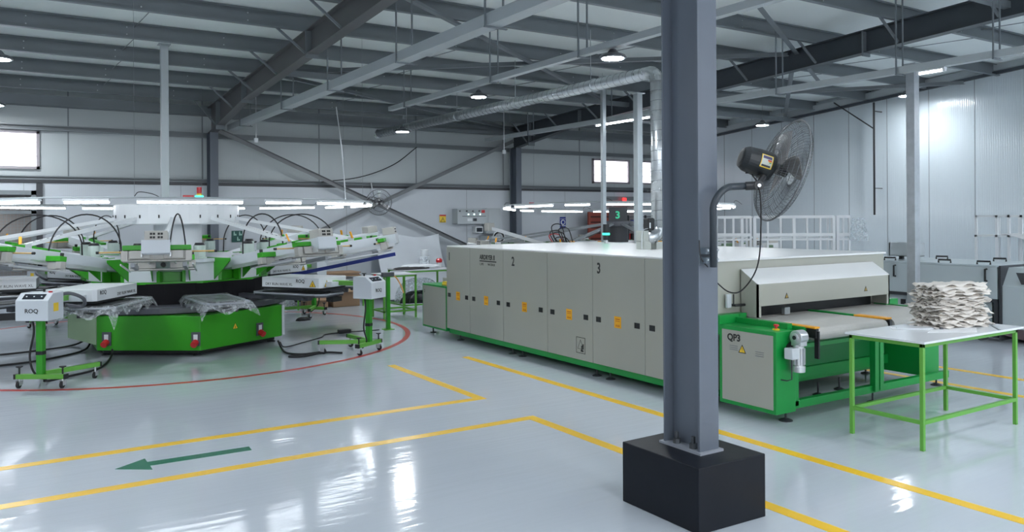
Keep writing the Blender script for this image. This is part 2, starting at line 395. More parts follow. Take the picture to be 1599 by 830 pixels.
# bright bolt heads on the purlin webs
b = MB()
for x in (.25, 1.45, 2.75, 5.9, 7.9, 9.2, 12.6):
    for y in PY[:12]:
        for dz in (-.05, .05): b.cyl((x, y - .012, roofz(y) - .112 + dz), (x, y, roofz(y) - .112 + dz), .010, n=6)
b.build('purlin_bolt', GALV, ceil)
def rz_bot(y): return 4.09 + .05 * (10.2 - y) - max(0, (y - 14.2)) * .07
for X in (-3.76, 3.58, 10.92):
    w = .16; ys = [17.0, 14.2, 6, -8]
    for a, c in zip(ys, ys[1:]):
        b = MB(); ta, tb = roofz(a) - .235, roofz(c) - .235; ba, bb = rz_bot(a), rz_bot(c)
        b.extr([(X - .006, a, ba), (X - .006, c, bb), (X - .006, c, tb), (X - .006, a, ta)], (.012, 0, 0))
        b.extr([(X - w / 2, a, ba), (X - w / 2, c, bb), (X - w / 2, c, bb + .014), (X - w / 2, a, ba + .014)], (w, 0, 0))
        b.extr([(X - w / 2, a, ta), (X - w / 2, c, tb), (X - w / 2, c, tb + .014), (X - w / 2, a, ta + .014)], (w, 0, 0))
        b.build('rafter', STEELD if X != 3.58 else mat('brownish_primer_steel', (.12, .12, .125), .4, var=.2, vscale=1.2), ceil)
    b = MB()
    for y in (14.2, 10.7, 7.2, 3.7):        # stiffener and splice plates
        b.box(X - .09, X + .09, y - .012, y + .012, rz_bot(y) - .05, roofz(y) - .24)
    for y in (16.2,): b.box(X - .09, X + .09, y - .012, y + .012, rz_bot(y) - .08, roofz(y) - .24)
    b.build('splice_plate', STEEL, ceil)
    b = MB()
    for y in PY[:14]:                        # fly braces from the lower flange up to the purlins
        for s in (-1, 1): b.beam((X + s * .07, y - .05, rz_bot(y) + .02), (X + s * .50, y - .02, roofz(y) - .19), lsec(.03, .005))
    b.build('fly_brace', STEEL, ceil)
# roof plane bracing between the rafters
for p0, p1 in (((3.7, 8.5), (10.9, 13.2)), ((3.7, 13.3), (10.9, 8.6)), ((3.7, 13.3), (10.9, 17.0)), ((7.0, 6.3), (13.5, 9.9)), ((3.7, 8.6), (10.9, 3.8)), ((11.0, 13.0), (16.3, 8.6)), ((11.0, 8.6), (16.3, 13.0))):
    z0, z1 = roofz(p0[1]) - .30, roofz(p1[1]) - .30
    MB().beam((*p0, z0), (*p1, z1), lsec(.075, .008)).build('roof_brace', STEEL, ceil)
for y in (12.6, 16.9, 5.2):                  # tie tubes between the frames
    MB().beam((3.6, y, roofz(y) - .40), (16.4, y, roofz(y) - .40), rect(.09, .09)).build('tie_beam', STEEL, ceil)

# ---- back wall with its openings
def wallbox(name, segs, m, parent=None):
    b = MB()
    for s in segs: b.box(*s)
    o = b.build(name, m, parent, origin=(0, YB, 0) if parent is None else None)
    return o
yb0, yb1 = YB, YB + .12
zt = roofz(YB)
openings = [(-1.6, .56, 2.76, 3.47), (-1.6, .50, 0, 2.36), (13.62, 14.95, 2.74, 3.42), (15.12, 16.3, 2.74, 3.42)]
up = [(XL, -1.6, yb0, yb1, 2.55, zt), (-1.6, .56, yb0, yb1, 2.55, 2.76), (-1.6, .56, yb0, yb1, 3.47, zt), (.56, 13.62, yb0, yb1, 2.55, zt),
      (13.62, 14.95, yb0, yb1, 2.55, 2.74), (13.62, 14.95, yb0, yb1, 3.42, zt), (14.95, 15.12, yb0, yb1, 2.55, zt),
      (15.12, 16.3, yb0, yb1, 2.55, 2.74), (15.12, 16.3, yb0, yb1, 3.42, zt), (16.3, XR, yb0, yb1, 2.55, zt)]
wu = wallbox('wall_back', up, WALLU); tag(wu, kind='structure')
lowm = WALLB
lw = wallbox('panelling', [(XL, -1.6, 17.12, yb1, 0, 2.50), (.52, 13.9, 17.12, yb1, 0, 2.50), (-1.6, .52, 17.12, yb1, 2.36, 2.50), (15.25, XR, 17.12, yb1, 0, 2.5), (13.9, 15.25, 17.12, yb1, 2.38, 2.5)], lowm, wu)
tag(lw, 'clean white lower wall panels')
o = MB().box(XL, 13.9, 17.10, 17.14, 0, .13).build('baseboard_back', BLACK, origin=(0, 17.12, 0)); tag(o, kind='structure')
MB().box(-1.6, .52, 17.10, 17.16, .13, .80).build('kick_panel', WALLB, wu)
b = MB()
for x in (-3.8, -1.38, 1.03, 3.45, 5.92, 8.3, 10.75, 13.2): b.box(x - .012, x + .012, YB - .006, YB, 2.62, zt)
b.build('panel_joint', STEELM, wu)
b = MB()
for x in (.3, 3.0, 6.5, 9.6, 12.6): b.box(x, x + .006, 17.116, 17.121, 0, 2.50)
b.build('panel_joint', STEELM, wu)
MB().box(XL, XR, 17.10, YB, 2.505, 2.56).build('shadow_gap', DGREY, wu)
t1 = MB().beam((XL, 17.2, 2.60), (XR, 17.2, 2.60), csec(.07, .10)).build('trim_1', STEELM, origin=(0, 17.2, 2.6)); tag(t1, kind='structure')
t2 = MB().beam((XL, 17.2, 3.53), (XR, 17.2, 3.53), csec(.10, .10)).build('trim_2', STEELM, origin=(0, 17.2, 3.5)); tag(t2, kind='structure')
t3 = MB().box(XL, XR, 17.0, YB, 3.93, 4.12).build('trim_3', STEEL, origin=(0, 17.2, 4.0)); tag(t3, kind='structure')
_ = 0
t4 = MB().box(.50, .60, 17.06, 17.2, 0, 2.5).build('trim_4', DGREY, origin=(.55, 17.2, 0)); tag(t4, kind='structure')
GLASS = mat('frosted_window_pane', (.85, .87, .92), .5, emit=1.15, ecol=(.92, .90, 1.0), var=.05, vscale=2)
WINF = mat('window_frame_grey', (.36, .33, .35), .45)
for k, (x0, x1, z0, z1) in enumerate(((-1.6, .56, 2.76, 3.47), (13.62, 14.95, 2.74, 3.42), (15.12, 16.3, 2.74, 3.42))):
    f = .05
    b = MB().box(x0, x1, 17.2, 17.3, z0, z0 + f).box(x0, x1, 17.2, 17.3, z1 - f, z1).box(x0, x0 + f, 17.2, 17.3, z0, z1).box(x1 - f, x1, 17.2, 17.3, z0, z1)
    if k == 0: b.box(-.62, -.57, 17.2, 17.3, z0, z1)
    o = b.build(f'window_{k+1}', WINF, origin=(x0, 17.25, z0)); tag(o, kind='structure')
    MB().box(x0 + f, x1 - f, 17.25, 17.26, z0 + f, z1 - f).build('pane', GLASS, o)
    bb = MB()
    for q in (.34, .7): bb.box(x0 + f, x1 - f, 17.235, 17.25, z0 + (z1 - z0) * q, z0 + (z1 - z0) * q + .012)
    bb.build('pane_bar', WINF, o)
FILLG = mat('daylight_window_pane', (.85, .88, .92), .5, emit=FILL_E, ecol=(.90, .94, 1.0), var=.0)
for k in range(5):  # window-shaped glowing panels added in the unseen front wall to brighten the hall
    x0 = -7.5 + 4.6 * k; o = MB().box(x0, x0 + 3.2, YF, YF + .06, 1.5, 1.56).box(x0, x0 + 3.2, YF, YF + .06, 3.64, 3.7).box(x0, x0 + .06, YF, YF + .06, 1.5, 3.7).box(x0 + 3.14, x0 + 3.2, YF, YF + .06, 1.5, 3.7).box(x0 + 1.57, x0 + 1.63, YF, YF + .06, 1.5, 3.7).build(f'window_{k+4}', WINF, origin=(x0, YF, 1.5)); tag(o, kind='structure')
    MB().box(x0 + .05, x0 + 3.15, YF + .005, YF + .02, 1.55, 3.65).build('pane', FILLG, o)
# left doorway with a mesh gate and a store behind it
d = MB().box(-1.6, -1.52, 17.1, 17.3, 0, 2.36).box(.42, .50, 17.1, 17.3, 0, 2.36).box(-1.6, .5, 17.1, 17.3, 2.28, 2.36).box(-1.6, .5, 17.1, 17.2, 1.93, 1.99).build('door_1', STEELM, origin=(-.5, 17.2, 0)); tag(d, kind='structure')
b = MB()
x = -1.5
while x < .42: b.cyl((x, 17.16, .03), (x, 17.16, 2.28), .0035, n=4); x += .055
z = .06
while z < 2.28: b.cyl((-1.52, 17.165, z), (.42, 17.165, z), .0035, n=4); z += .055
b.build('wire_mesh', STEELM, d)
# store room behind the gate
b = MB().box(-2.6, 1.6, 19.2, 19.3, 0, 2.6).box(-2.7, -2.6, YB + .12, 19.3, 0, 2.6).box(1.6, 1.7, YB + .12, 19.3, 0, 2.6).box(-2.7, 1.7, YB + .12, 19.3, 2.5, 2.6)
o = b.build('wall_rear', mat('store_wall', (.22, .20, .19), .7), origin=(-.5, 19, 0)); tag(o, kind='structure')
# right opening with a roller shutter
d = MB().box(13.9, 13.98, 17.08, 17.3, 0, 2.38).box(15.17, 15.25, 17.08, 17.3, 0, 2.38).box(13.9, 15.25, 17.08, 17.3, 2.28, 2.38).build('door_2', STEELM, origin=(14.6, 17.2, 0)); tag(d, kind='structure')
b = MB(); z = .02
while z < 2.26: b.box(13.98, 15.17, 17.2, 17.23, z, z + .085); b.box(13.98, 15.17, 17.21, 17.225, z + .085, z + .10); z += .10
b.build('shutter', mat('shutter_slats', (.33, .29, .29), .5), d)

# ---- right (gable) wall of glossy sandwich panels, and the walls out of the picture
o = MB().extr([(XR, YF, 0), (XR, YB + .12, 0), (XR, YB + .12, roofz(YB)), (XR, YF, roofz(YF))], (.12, 0, 0)).build('wall_right', WALLR, origin=(XR, 5, 0)); tag(o, kind='structure'); wr = o
b = MB()
y = 16.05 + .945 * 1
while y > YF: b.box(XR - .005, XR + .002, y - .005, y + .005, 0, 4.9 if y < 3 else roofz(y) - .02); y -= .945
b.build('panel_joint', STEELM, wr)
o = MB().box(XL - .12, XL, YF, YB + .12, 0, 5.4).build('wall_left', WALLF, origin=(XL, 5, 0)); tag(o, kind='structure')
o = MB().box(XL, XR, YF - .12, YF, 0, 5.6).build('wall_front', WALLF, origin=(0, YF, 0)); tag(o, kind='structure')
gz = lambda y: 5.32 - .077 * y
t5 = MB().beam((16.44, 17.2, gz(17.2)), (16.44, 5.5, gz(5.5)), rect(.12, .14)).build('trim_5', TRAY, origin=(16.44, 10, gz(10))); tag(t5, kind='structure')
t6 = MB().beam((16.36, 17.2, gz(17.2) - .13), (16.36, 5.5, gz(5.5) - .13), rect(.07, .06)).build('trim_6', STEELD, origin=(16.4, 10, gz(10) - .1)); tag(t6, kind='structure')

# ================================================================== STEEL COLUMNS
def column(name_lbl, x, y, h, m, m2=None, base=0.0, w=.16, dpt=.31):
    t = thing('steel_column', (x, y, base), name_lbl, 'column')
    MB().beam((x, y, base + .012), (x, y, h), [(a, c) for a, c in isec(dpt, w, .010, .014)], up=(0, 1, 0)).build('shaft', m, t)
    MB().box(x - .098, x + .098, y - .178, y + .178, base, base + .014).build('base_plate', GALV if m2 is None else m2, t)
    for sx in (-1, 1):
        for sy in (-1, 1):
            bx, by = x + sx * .05, y + sy * .07
            MB().cyl((bx, by, base + .014), (bx, by, base + .085), .013, n=10).cyl((bx, by, base + .014), (bx, by, base + .045), .024, n=6).build('anchor_bolt', mat('dark_bolt_steel', (.12, .13, .14), .35, metal=.6), t)
    return t
NC = (3.58, 3.565)
o = MB().extr([(3.30, 3.227, 0), (3.845, 3.212, 0), (3.845, 3.90, 0), (3.30, 3.885, 0)], (0, 0, .378)).build('concrete_plinth', PLINTH, bev=.006)
tag(o, 'black painted concrete block under the blue-grey steel column', 'plinth')
column('large blue-grey steel column standing on the black block', NC[0], NC[1], rz_bot(NC[1]), COLB, mat('grey_base_plate', (.30, .32, .36), .4), base=.378)
COLD = mat('back_column_paint', (.10, .12, .15), .4, var=.06)
column('dark steel column on the back wall behind the round green printing machine', 3.58, 16.93, rz_bot(16.9), COLD)
column('dark steel column on the back wall right of the grey control cabinets', 10.92, 16.93, rz_bot(16.9), COLD)
# wall bracing cross between the two back columns
for lb, p0, p1 in (('wall brace falling from the left back column down to the right', (3.68, 3.62), (10.8, .55)), ('wall brace rising from lower left to the right back column', (3.68, .62), (10.85, 3.74))):
    y = 16.86 if 'falling' in lb else 16.93
    b = MB().beam((p0[0], y, p0[1]), (p1[0], y, p1[1]), [(0, -.045), (.008, -.045), (.008, .037), (.07, .037), (.07, .045), (0, .045)])
    o = b.build('wall_brace', mat('brace_grey', (.17, .18, .19), .4)); tag(o, 'grey steel angle, ' + lb, 'brace')
# slim galvanised service posts
def post(lbl, x, y, z0, z1, w, m=GALV, plate=True):
    t = thing('service_post', (x, y, z0), lbl, 'post')
    MB().beam((x, y, z0 + .008), (x, y, z1), rect(w, w), up=(0, 1, 0)).build('shaft', m, t, bev=.004)
    MB().box(x - w, x + w, y - w, y + w, z0, z0 + .01).build('foot_plate', m, t)
    MB().box(x - w * .8, x + w * .8, y - w * .8, y + w * .8, z1 - .008, z1 + .004).build('head_plate', m, t)
    return t
post('pale grey square post rising off the left printing machine to the roof', 2.04, 12.9, 2.04, 4.44, .105, TRAY)
post('slim galvanised pole wrapped in cables behind the dryer, near the small window', 8.77, 10.78, 0, roofz(10.78) - .38, .07)
post('galvanised square post between the spiral duct and the small window', 8.90, 10.03, 0, 3.86, .11, mat('pale_galvanised', (.60, .65, .67), .3, metal=.5, var=.08, vscale=8))
pr = post('tall galvanised post right of the fan, in front of the ribbed wall', 10.45, 6.20, 0, 3.86, .12, mat('streaked_galvanised', (.42, .45, .48), .35, metal=.5, var=.25, vscale=9))
# ================================================================== TUNNEL DRYER
DX0, DX1, DY0, DY1, DZ0, DZ1 = 5.60, 8.41, 5.31, 10.61, .155, 1.392
D = thing('tunnel_dryer', (7.0, 8.0, 0), 'long warm-grey tunnel dryer on a green frame with panels numbered 1, 2 and 3', 'dryer')
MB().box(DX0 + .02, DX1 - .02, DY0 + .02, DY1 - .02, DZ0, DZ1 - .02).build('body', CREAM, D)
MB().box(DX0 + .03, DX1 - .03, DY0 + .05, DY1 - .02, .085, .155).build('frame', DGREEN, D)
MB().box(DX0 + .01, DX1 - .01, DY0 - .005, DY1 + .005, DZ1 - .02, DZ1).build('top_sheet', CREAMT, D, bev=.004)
seams = [DY1, 9.90, 9.0, 7.98, 7.09, 6.22, DY0]
for a, c in zip(seams, seams[1:]):
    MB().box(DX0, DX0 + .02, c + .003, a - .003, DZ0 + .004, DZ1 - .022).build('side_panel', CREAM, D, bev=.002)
    ln = a - c
    for q in (.12, .86):
        yy = a - ln * q
        MB().box(DX0 - .004, DX0 + .001, yy - .042, yy + .042, .63, .69).build('latch', BLACK, D, bev=.003)
    yy = a - ln * .50
    s = MB().box(DX0 - .002, DX0, yy - .056, yy + .056, .60, .725).build('warning_label', AMBERL, D)
    b = MB().box(DX0 - .003, DX0 - .002, yy - .036, yy + .036, .692, .700).box(DX0 - .003, DX0 - .002, yy - .036, yy + .036, .672, .677)
    for k in (-.03, -.006, .016): b.extr([(DX0 - .003, yy - k, .618), (DX0 - .003, yy - k - .016, .618), (DX0 - .003, yy - k - .008, .640)], (.001, 0, 0))
    b.build('label_print', mat('label_red_print', (.45, .06, .02), .5), s)
for dgt, y in (('1', 10.555), ('2', 8.79), ('3', 7.012)):
    text(dgt, .165, INKM, D, (DX0 - .001, y, 1.178), (0, -1, 0), (0, 0, 1), name='panel_number', sx=.85, bold=.004)
text('AIRDRYER II', .088, INKM, D, (DX0 - .001, 9.62, 1.230), (0, -1, 0), (0, 0, 1), name='model_lettering', sx=.86, bold=.003)
MB().box(DX0 - .002, DX0, 9.175, 9.622, 1.198, 1.213).build('model_underline', INKM, D)
text('L.SM2', .045, INKM, D, (DX0 - .001, 9.62, 1.148), (0, -1, 0), (0, 0, 1), name='small_lettering')
text('WATEROS', .045, INKM, D, (DX0 - .001, 9.40, 1.148), (0, -1, 0), (0, 0, 1), name='small_lettering', sx=.9)
# caution plate
b = MB(); y0, y1, z0, z1 = 7.40, 7.23, .235, .42
b.box(DX0 - .002, DX0, y1, y0, z0, z0 + .006).box(DX0 - .002, DX0, y1, y0, z1 - .006, z1).box(DX0 - .002, DX0, y1, y1 + .005, z0, z1).box(DX0 - .002, DX0, y0 - .005, y0, z0, z1)
b.box(DX0 - .002, DX0, 7.285, 7.305, .265, .325).box(DX0 - .002, DX0, 7.26, 7.28, .285, .345).box(DX0 - .002, DX0, 7.265, 7.315, .255, .275)
for p, q in (((7.37, .285), (7.32, .39)), ((7.37, .285), (7.27, .285)), ((7.32, .39), (7.27, .30))): b.cyl((DX0 - .001, *p), (DX0 - .001, *q), .002, n=4)
b.build('hazard_plate', INKM, D)
for y in (10.33, 8.90, 8.66, 7.12, 6.88, 5.5):
    for x in (5.68, 8.3):
        MB().cyl((x, y, .015), (x, y, .09), .010, n=8).lathe([(.055, 0), (.055, .008), (.02, .022)], (x, y, 0), 16).build('levelling_foot', DGREY, D)
# outlet hood
HX0, HX1, HY = 6.02, 8.15, 5.11
prof = [(DY0, .84), (DY0, 1.285), (HY, 1.155), (HY, .935)]
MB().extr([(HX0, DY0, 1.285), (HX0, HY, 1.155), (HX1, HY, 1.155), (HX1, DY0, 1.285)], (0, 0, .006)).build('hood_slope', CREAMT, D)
hood = MB().extr([(HX0, HY, .945), (HX1, HY, .945), (HX1, HY, 1.155), (HX0, HY, 1.155)], (0, .015, 0))
hood.extr([(HX0, DY0, .84), (HX0, HY, .84), (HX0, HY, 1.155), (HX0, DY0, 1.285)], (.02, 0, 0)).extr([(HX1, DY0, .84), (HX1, HY, .84), (HX1, HY, 1.155), (HX1, DY0, 1.285)], (-.02, 0, 0))
hood.box(HX0, HX0 + .05, HY, HY + .015, .84, .95).box(HX1 - .05, HX1, HY, HY + .015, .84, .95)
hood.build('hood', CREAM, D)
MB().box(HX0 + .03, HX1 - .03, DY0 + .005, DY0 + .02, .78, 1.2).build('tunnel_mouth', BLACK, D)
for x in (6.44, 7.72):
    s = MB().extr([(x - .03, HY - .002, 1.0), (x + .03, HY - .002, 1.0), (x, HY - .002, 1.055)], (0, .002, 0)).build('hazard_triangle', INKM, D)
    MB().extr([(x - .02, HY - .003, 1.006), (x + .02, HY - .003, 1.006), (x, HY - .003, 1.042)], (0, .001, 0)).build('triangle_face', mat('dull_yellow_label', (.35, .24, .06), .5), s)
# handle block beside the hood
MB().box(5.80, 5.86, 5.285, 5.31, .93, 1.06).build('handle_plate', WHITEG, D, bev=.003)
MB().cyl((5.87, 5.27, .95), (5.87, 5.27, 1.06), .007, n=8).tube([(5.87, 5.31, .955), (5.87, 5.25, .955), (5.99, 5.24, .955)], .013, 10).build('lever_handle', BLACK, D)
# outfeed conveyor frame
G = MB()
G.box(5.88, 8.39, 5.22, 5.31, .14, .74).box(5.88, 5.99, 5.215, 5.31, .74, .88).box(5.62, 5.9, 5.215, 5.31, .70, .88).box(8.17, 8.39, 5.16, 5.31, .74, .88)
G.box(5.90, 5.965, 4.50, 5.16, .70, .83).box(8.20, 8.26, 4.45, 5.2, .70, .83).box(7.015, 7.065, 4.60, 5.3, .72, .835)
G.box(5.865, 8.36, 4.58, 4.64, .10, .17).box(5.865, 8.36, 4.60, 4.63, .62, .66)
G.box(5.9, 8.3, 5.10, 5.16, .20, .30)
G.box(7.02, 7.08, 4.55, 4.61, .12, .76).box(7.10, 7.16, 4.55, 4.61, .12, .76)
G.box(5.88, 5.93, 4.58, 4.63, .12, .72)
G.build('outfeed_frame', DGREEN, D, bev=.003)
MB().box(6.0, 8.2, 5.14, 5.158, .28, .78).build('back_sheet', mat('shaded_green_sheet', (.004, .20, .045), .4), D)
for x, y in ((7.05, 4.60), (8.33, 4.70), (6.9, 5.1), (7.3, 5.14)):
    MB().cyl((x, y, .01), (x, y, .13), .009, n=8).lathe([(.055, 0), (.055, .008), (.02, .024)], (x, y, 0), 16).build('levelling_foot', DGREY, D)
# right-hand green cabinet of the outfeed
MB().box(8.10, 8.42, 4.72, 5.3, .12, .80).build('side_cabinet', DGREEN, D, bev=.004)
# two belts
def belt(x0, x1, ylo, yhi, zt, r):
    P = [(yhi, zt), (ylo + r, zt)] + [(ylo + r - r * sin(a), zt - r + r * cos(a)) for a in [pi * k / 10 for k in range(1, 10)]] + [(ylo + r, zt - 2 * r), (yhi, zt - 2 * r)]
    return MB().extr([(x0, y, z) for y, z in P], (x1 - x0, 0, 0))
belt(5.975, 6.99, 4.40, 5.30, .822, .055).build('conveyor_belt', BELT, D)
belt(7.10, 8.18, 4.40, 5.30, .822, .055).build('conveyor_belt', BELT, D)
for x0, x1, y0, y1 in ((5.915, 5.985, 4.40, 4.76), (6.99, 7.085, 4.42, 4.76)):
    g = MB().box(x0, x1, y0, y1, .822, .838).build('belt_guard', ORANGE, D, bev=.004)
for x in (5.95, 7.04):
    MB().box(x - .02, x + .02, 4.40, 4.62, .74, .82).build('guard_bracket', BLACK, D, bev=.003)
MB().box(5.945, 5.965, 4.385, 4.43, .56, .80).build('bearing_bracket', BLACK, D, bev=.003)
MB().cyl((6.99, 4.46, .767), (7.10, 4.46, .767), .035, n=16).cyl((7.02, 4.46, .767), (7.03, 4.46, .767), .05, n=16).build('roller_coupling', ALU, D)
MB().box(6.50, 6.58, 5.18, 5.22, .83, .90).build('belt_sensor', GALV, D, bev=.003)
# QP3 control cabinet
C = thing('control_cabinet', (5.78, 4.95, 0), 'grey and green control cabinet lettered QP3 at the near end of the dryer', 'cabinet')
QX0, QX1, QY0, QY1 = 5.60, 5.86, 4.56, 5.205
MB().box(QX0 + .004, QX1, QY0, QY1, .085, .80).build('carcass', DGREEN, C, bev=.003)
MB().box(QX1 - .03, QX1 + .033, QY0 + .06, QY1, .80, .85).build('back_rail', DGREEN, C)
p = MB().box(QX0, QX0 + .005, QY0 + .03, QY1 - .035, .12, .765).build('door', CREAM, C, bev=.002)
text('QP3', .085, INKM, C, (QX0 - .001, 5.105, .672), (0, -1, 0), (0, 0, 1), bold=.003)
b = MB()
for y0, z0 in ((5.075, .625), (4.78, .605)):
    for k in range(3): b.cyl((QX0 - .001, y0, z0 - k * .018), (QX0 - .001, y0 - .09, z0 - k * .018), .003, n=6)
b.build('vent_slot', STEELM, p)
s = MB().extr([(QX0 - .001, 4.885, .57), (QX0 - .001, 4.975, .57), (QX0 - .001, 4.93, .648)], (.001, 0, 0)).build('hazard_triangle', INKM, C)
MB().extr([(QX0 - .002, 4.897, .577), (QX0 - .002, 4.963, .577), (QX0 - .002, 4.93, .634)], (.001, 0, 0)).build('triangle_face', YELLOW, s)
MB().box(QX0 - .003, QX0 - .002, 4.928, 4.932, .593, .618).box(QX0 - .003, QX0 - .002, 4.928, 4.932, .583, .588).build('exclamation_mark', INKM, s)
MB().cyl((5.73, 4.66, .80), (5.73, 4.66, .812), .03, n=20).build('switch_base', YELLOW, C)
MB().cyl((5.73, 4.66, .812), (5.73, 4.66, .835), .012, n=12).cyl((5.73, 4.66, .832), (5.73, 4.66, .85), .024, .022, n=20).build('emergency_button', RED, C, bev=.003)
MB().cyl((5.80, 4.565, .63), (5.80, 4.545, .63), .075, n=24).build('drive_recess', BLACK, C)
MB().cyl((5.80, 4.62, .01), (5.80, 4.62, .09), .010, n=8).lathe([(.06, 0), (.06, .008), (.02, .024)], (5.80, 4.62, 0), 16).build('levelling_foot', DGREY, C)
# geared motor hanging at the belt drive
g = thing('gear_motor', (5.80, 4.47, .45), 'silver gear motor hanging beside the near conveyor belt of the dryer', 'motor')
gx, gy = 5.785, 4.47
MB().cyl((gx - .04, gy, .755), (gx + .06, gy, .755), .062, n=20).cyl((gx - .055, gy, .755), (gx - .03, gy, .755), .035, n=16).box(gx - .035, gx + .05, gy - .05, gy + .05, .68, .75).build('gearbox', ALU, g, bev=.004)
MB().cyl((gx - .06, gy, .755), (gx - .05, gy, .755), .018, n=12).build('output_shaft', BLACK, g)
b = MB().cyl((gx, gy, .50), (gx, gy, .69), .046, n=20)
for k in range(12):
    a = 2 * pi * k / 12; b.box(-.003, .003, .042, .058, .52, .66, Matrix.Translation((gx, gy, 0)) @ Matrix.Rotation(a, 4, 'Z'))
b.build('motor_body', ALU, g)
MB().cyl((gx, gy, .455), (gx, gy, .51), .056, .058, n=24).build('fan_cowl', ALU, g, bev=.004)
MB().box(gx - .135, gx - .045, gy - .045, gy + .045, .575, .67).build('terminal_box', WHITEG, g, bev=.008)
MB().tube([(gx - .09, gy, .575), (gx - .09, gy, .40), (gx - .11, gy + .03, .385), (gx - .12, gy + .09, .385)], .006, 8).build('cable', DGREY, g)
# infeed cabinet at the far end
I = thing('infeed_unit', (6.9, 11.1, 0), 'low grey feeding unit with green edging at the far end of the dryer', 'feeder')
MB().box(5.60, 8.3, 10.63, 11.43, .10, .775).build('carcass', DGREEN, I, bev=.004)
MB().box(5.594, 5.602, 10.64, 11.40, .13, .75).build('side_panel', CREAM, I)
MB().box(6.0, 8.2, 10.63, 11.5, .78, .84).build('belt', BELT, I)
text('2', .07, INKM, I, (5.592, 11.36, .64), (0, -1, 0), (0, 0, 1))
MB().cyl((5.72, 11.3, .0), (5.72, 11.3, .1), .012, n=8).lathe([(.05, 0), (.05, .01)], (5.72, 11.3, 0), 14).build('levelling_foot', DGREY, I)
o = MB().box(5.68, 5.84, 10.72, 10.92, .775, .80).box(5.70, 5.86, 10.74, 10.94, .80, .83).build('label_pad', YELLOW, None, bev=.003); tag(o, 'small yellow block lying on the green-edged feeding unit', 'block')

# ---- extraction fan box, elbow and spiral duct on the dryer top
V = thing('exhaust_blower', (7.05, 7.62, 1.392), 'galvanised exhaust blower with a black motor on top of the dryer', 'blower')
vx, vy = 6.87, 7.62
MB().box(vx - .06, vx + .06, vy - .05, vy + .10, 1.392, 1.50).box(vx + .16, vx + .36, vy - .04, vy + .12, 1.392, 1.48).build('base_box', mat('blower_casing', (.42, .45, .42), .35, metal=.2), V, bev=.004)
MB().box(vx - .07, vx + .02, vy - .05, vy + .10, 1.50, 1.63).build('housing', mat('blower_casing', (.42, .45, .42)), V, bev=.004)
MB().box(vx + .0, vx + .11, vy - .07, vy + .04, 1.635, 1.79).build('motor', BLACK, V, bev=.02)
MB().box(vx + .015, vx + .03, vy - .076, vy - .06, 1.66, 1.73).build('motor_label', WHITEG, V)
MB().tube(bez([(vx + .02, vy - .05, 1.66), (vx - .09, vy - .06, 1.63), (vx - .11, vy - .06, 1.5), (vx - .11, vy - .06, 1.395)], 6), .006, 6).build('cable', GALV, V)
U = thing('ventilation_duct', (7.18, 7.70, 1.55), 'spiral metal ventilation duct rising from the dryer and running under the roof', 'duct')
dx, dy, zt2, rr = 7.18, 7.72, 3.70, .085
MB().tube([(vx + .02, vy + .0, 1.545), (vx + .18, vy + .04, 1.545)] + [(dx - .12 + .12 * sin(a), dy - .04 + .04 * sin(a), 1.675 - .12 * cos(a)) for a in [pi / 2 * k / 6 for k in range(7)]], rr, 20).build('lower_elbow', DUCT, U, smooth=True)
MB().cyl((dx, dy, 1.66), (dx, dy, zt2 - .12), rr, n=24).build('riser', DUCT, U, smooth=True)
MB().tube([(dx, dy + .14 - .14 * cos(a), zt2 - .14 + .14 * sin(a)) for a in [pi / 2 * k / 4 for k in range(5)]], rr + .004, 20).build('upper_elbow', DUCT, U)
MB().cyl((dx, dy + .12, zt2), (7.08, 16.6, zt2 + .01), rr, n=24).build('run', DUCT, U, smooth=True)
b = MB(); z = 1.75
while z < zt2 - .16: b.ring((dx, dy, z), rr + .001, .0035, (0, .12, 1), 20, 4); z += .13
y = dy + .25
while y < 16.6: b.ring((dx - .1 * (y - dy) / 8.9, y, zt2 + .001), rr + .001, .0035, (.12, 1, 0), 20, 4); y += .13
b.build('spiral_seam', STEELM, U)
b = MB()
for y in (9.0, 11.0, 13.0, 15.2): b.ring((dx - .1 * (y - dy) / 8.9, y, zt2), rr + .006, .010, (0, 1, 0), 24, 6).cyl((dx - .08, y, zt2 + rr), (dx - .08, y, roofz(y) - .22), .005, n=6)
b.build('hanger_strap', GALV, U)
# ================================================================== ROUND PRINTING MACHINES
def hazard(parent, org, xd, yd, s=.06):
    """yellow triangle sign lying on a face; org = middle of its base"""
    xd = Vector(xd).normalized(); yd = Vector(yd).normalized(); n = xd.cross(yd); o = Vector(org)
    t = MB().extr([o - xd * s + n * .001, o + xd * s + n * .001, o + yd * s * 1.7 + n * .001], n * .001).build('hazard_triangle', INKM, parent, local=True)
    MB().extr([o - xd * s * .8 + yd * s * .10 + n * .002, o + xd * s * .8 + yd * s * .10 + n * .002, o + yd * s * 1.5 + n * .002], n * .001).build('triangle_face', YELLOW, t, local=True)
    MB().extr([o - xd * s * .25 + yd * s * .2 + n * .003, o + xd * s * .28 + yd * s * .2 + n * .003, o + xd * s * .12 + yd * s * .8 + n * .003, o - xd * s * .14 + yd * s * .85 + n * .003], n * .0006).build('symbol', mat('orange_ink', (.45, .2, .02), .5), t, local=True)

